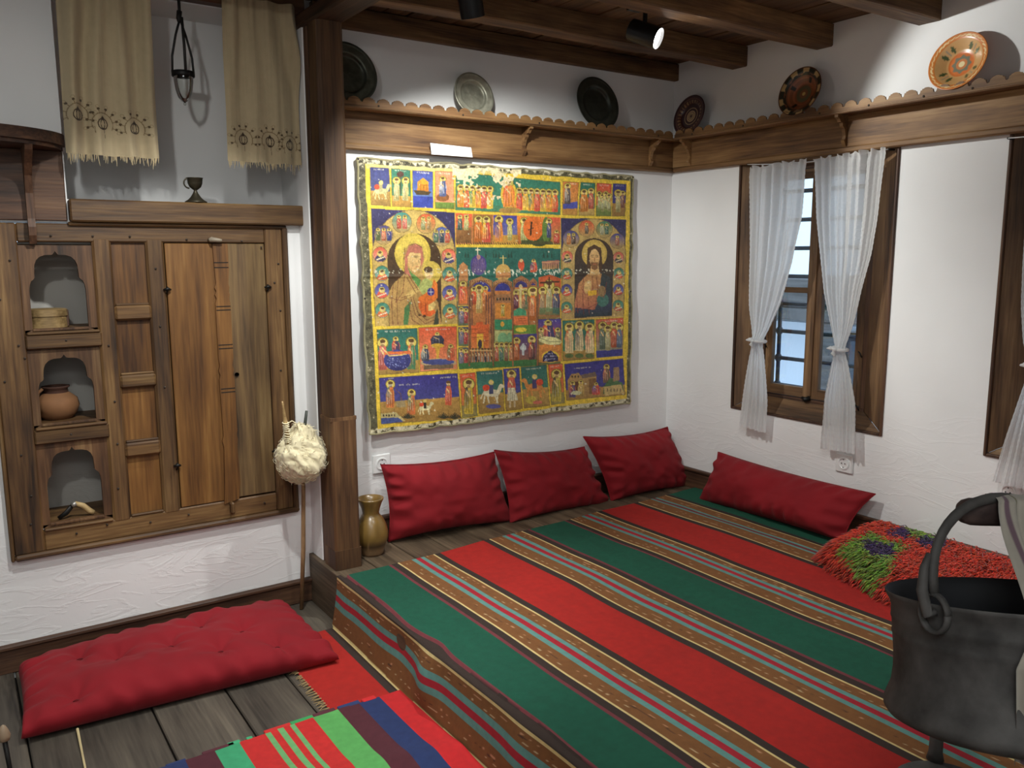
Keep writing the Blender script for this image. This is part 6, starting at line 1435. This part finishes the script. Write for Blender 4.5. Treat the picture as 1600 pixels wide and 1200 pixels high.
ct = thing('striped_cloth', 'grey striped linen cloth draped over the dark yoke at the right frame edge', 'cloth', tuple(y0_ + yd * .15))
grid('weave', P3, m_linen, ct, stripe)
# low iron stand on the rug
st = thing('iron_stand', 'low dark iron stand with a flat foot on the rug behind and below the bucket', 'stand', (-1.48, -2.50, .018))
sc_ = at(1460, 1192, 'z', .035)
MB().box(sc_[0] - .02, sc_[0] + .02, sc_[1] - .02, sc_[1] + .02, .0, .001)
fl1 = at(1366, 1203, 'z', .02); fl2 = at(1512, 1192, 'z', .02); fd = (fl2 - fl1); fd[2] = 0; Lb_ = np.linalg.norm(fd); fd /= Lb_; fn = np.array([fd[1], -fd[0], 0])
cpt = (fl1 + fl2) / 2
ring0 = []; n_ = 28
for k in range(n_): a = 2 * math.pi * k / n_; ring0.append(cpt + fd * (Lb_ / 2) * math.cos(a) + fn * (Lb_ / 2) * math.sin(a) + fn * (Lb_ / 2) * .9)
MB().prism([(p[0], p[1], .016) for p in ring0], (0, 0, .012)).build('foot_plate', m_soot, st)
cc_ = at(1461, 1185, 'z', .03)
MB().tube([(cc_[0], cc_[1], .028), (cc_[0], cc_[1], .05), (cc_[0], cc_[1], .26)], [.022, .017, .016], 12).build('column', m_soot, st, True)
MB().lathe([(.0001, .258), (.06, .258), (.065, .264), (.06, .270), (.0001, .270)], 24, (cc_[0], cc_[1], 0)).build('top_plate', m_soot, st, True)

# ------------------------------------------------------------------ track lights
trk = thing('light_track', 'black ceiling light track between two ceiling beams above the painting', 'track', (-1.5, -.755, 2.40))
MB().box(-2.10, -.84, -.772, -.738, 2.396, 2.4145, .002).build('rail', m_black, trk)
def spotlamp(label, c, d, adx, lit):
    root = thing('track_spotlight', label, 'spotlight', c); d = Vector(d).normalized(); c = Vector(c)
    q = d.to_track_quat('Z', 'Y').to_matrix()
    MB().lathe([(.0001, -.068), (.041, -.068), (.045, -.064), (.046, .055), (.0455, .067), (.043, .067), (.0425, .050), (.0001, .050)], 40, tuple(c), q).build('housing', m_black, root, True, sharp=40)
    m = bpy.data.materials.new('lamp_face_%s' % adx); m.use_nodes = True; nt = m.node_tree; e = N(nt, 'ShaderNodeEmission'); e.inputs[0].default_value = (1, .97, .93, 1); e.inputs[1].default_value = lit
    nt.links.new(e.outputs[0], nt.nodes['Material Output'].inputs[0])
    MB().lathe([(.0001, .053), (.0415, .053)], 40, tuple(c), q).build('lens', m, root)
    b = MB().tube([(c.x, c.y, c.z + .02), (c.x, c.y, 2.385)], .010, 10).box(c.x - .035, c.x + .035, -.772, -.738, 2.382, 2.397, .002); 
    b.build('arm', m_black, root)
spotlamp('black spotlight with glowing lens turned toward the right wall', S1, S1D, 'a', 14)
spotlamp('black spotlight pointing down at the painting, cut by the top of the frame', S2, S2D, 'b', 14)

# ------------------------------------------------------------------ bits at the lower left
pk = thing('fire_poker', 'short dark iron rod with a pale knob at the lower left frame corner', 'poker', tuple(at(16, 1210, 'z', FZ)))
kb = at(6, 1150, 'y', -.98); ft = at(18, 1215, 'y', -.98)
MB().tube([tuple(kb), tuple(ft), (ft[0] + .01, -.98, FZ + .001)], [.007, .006, .008], 8).build('rod', m_iron, pk, True)
MB().lathe([(.0001, -.018), (.014, -.012), (.017, 0), (.012, .018), (.006, .03), (.0001, .034)], 16, tuple(kb)).build('knob', plain('pale_bone', rgb(150, 128, 104), .5), pk, True)
rd = at(121, 1139, 'z', FZ + .010); re_ = at(136, 1215, 'z', FZ + .004)
reed = tag(MB().tube([tuple(rd), tuple((rd + re_) / 2), tuple(re_ + (re_ - rd) * 1.2 * np.array([1, 1, 0]))], [.0045, .0035, .003], 6).build('reed', plain('straw', rgb(206, 186, 140), .7)), 'thin pale straw reed on the dark floor planks before the mattress', 'reed')
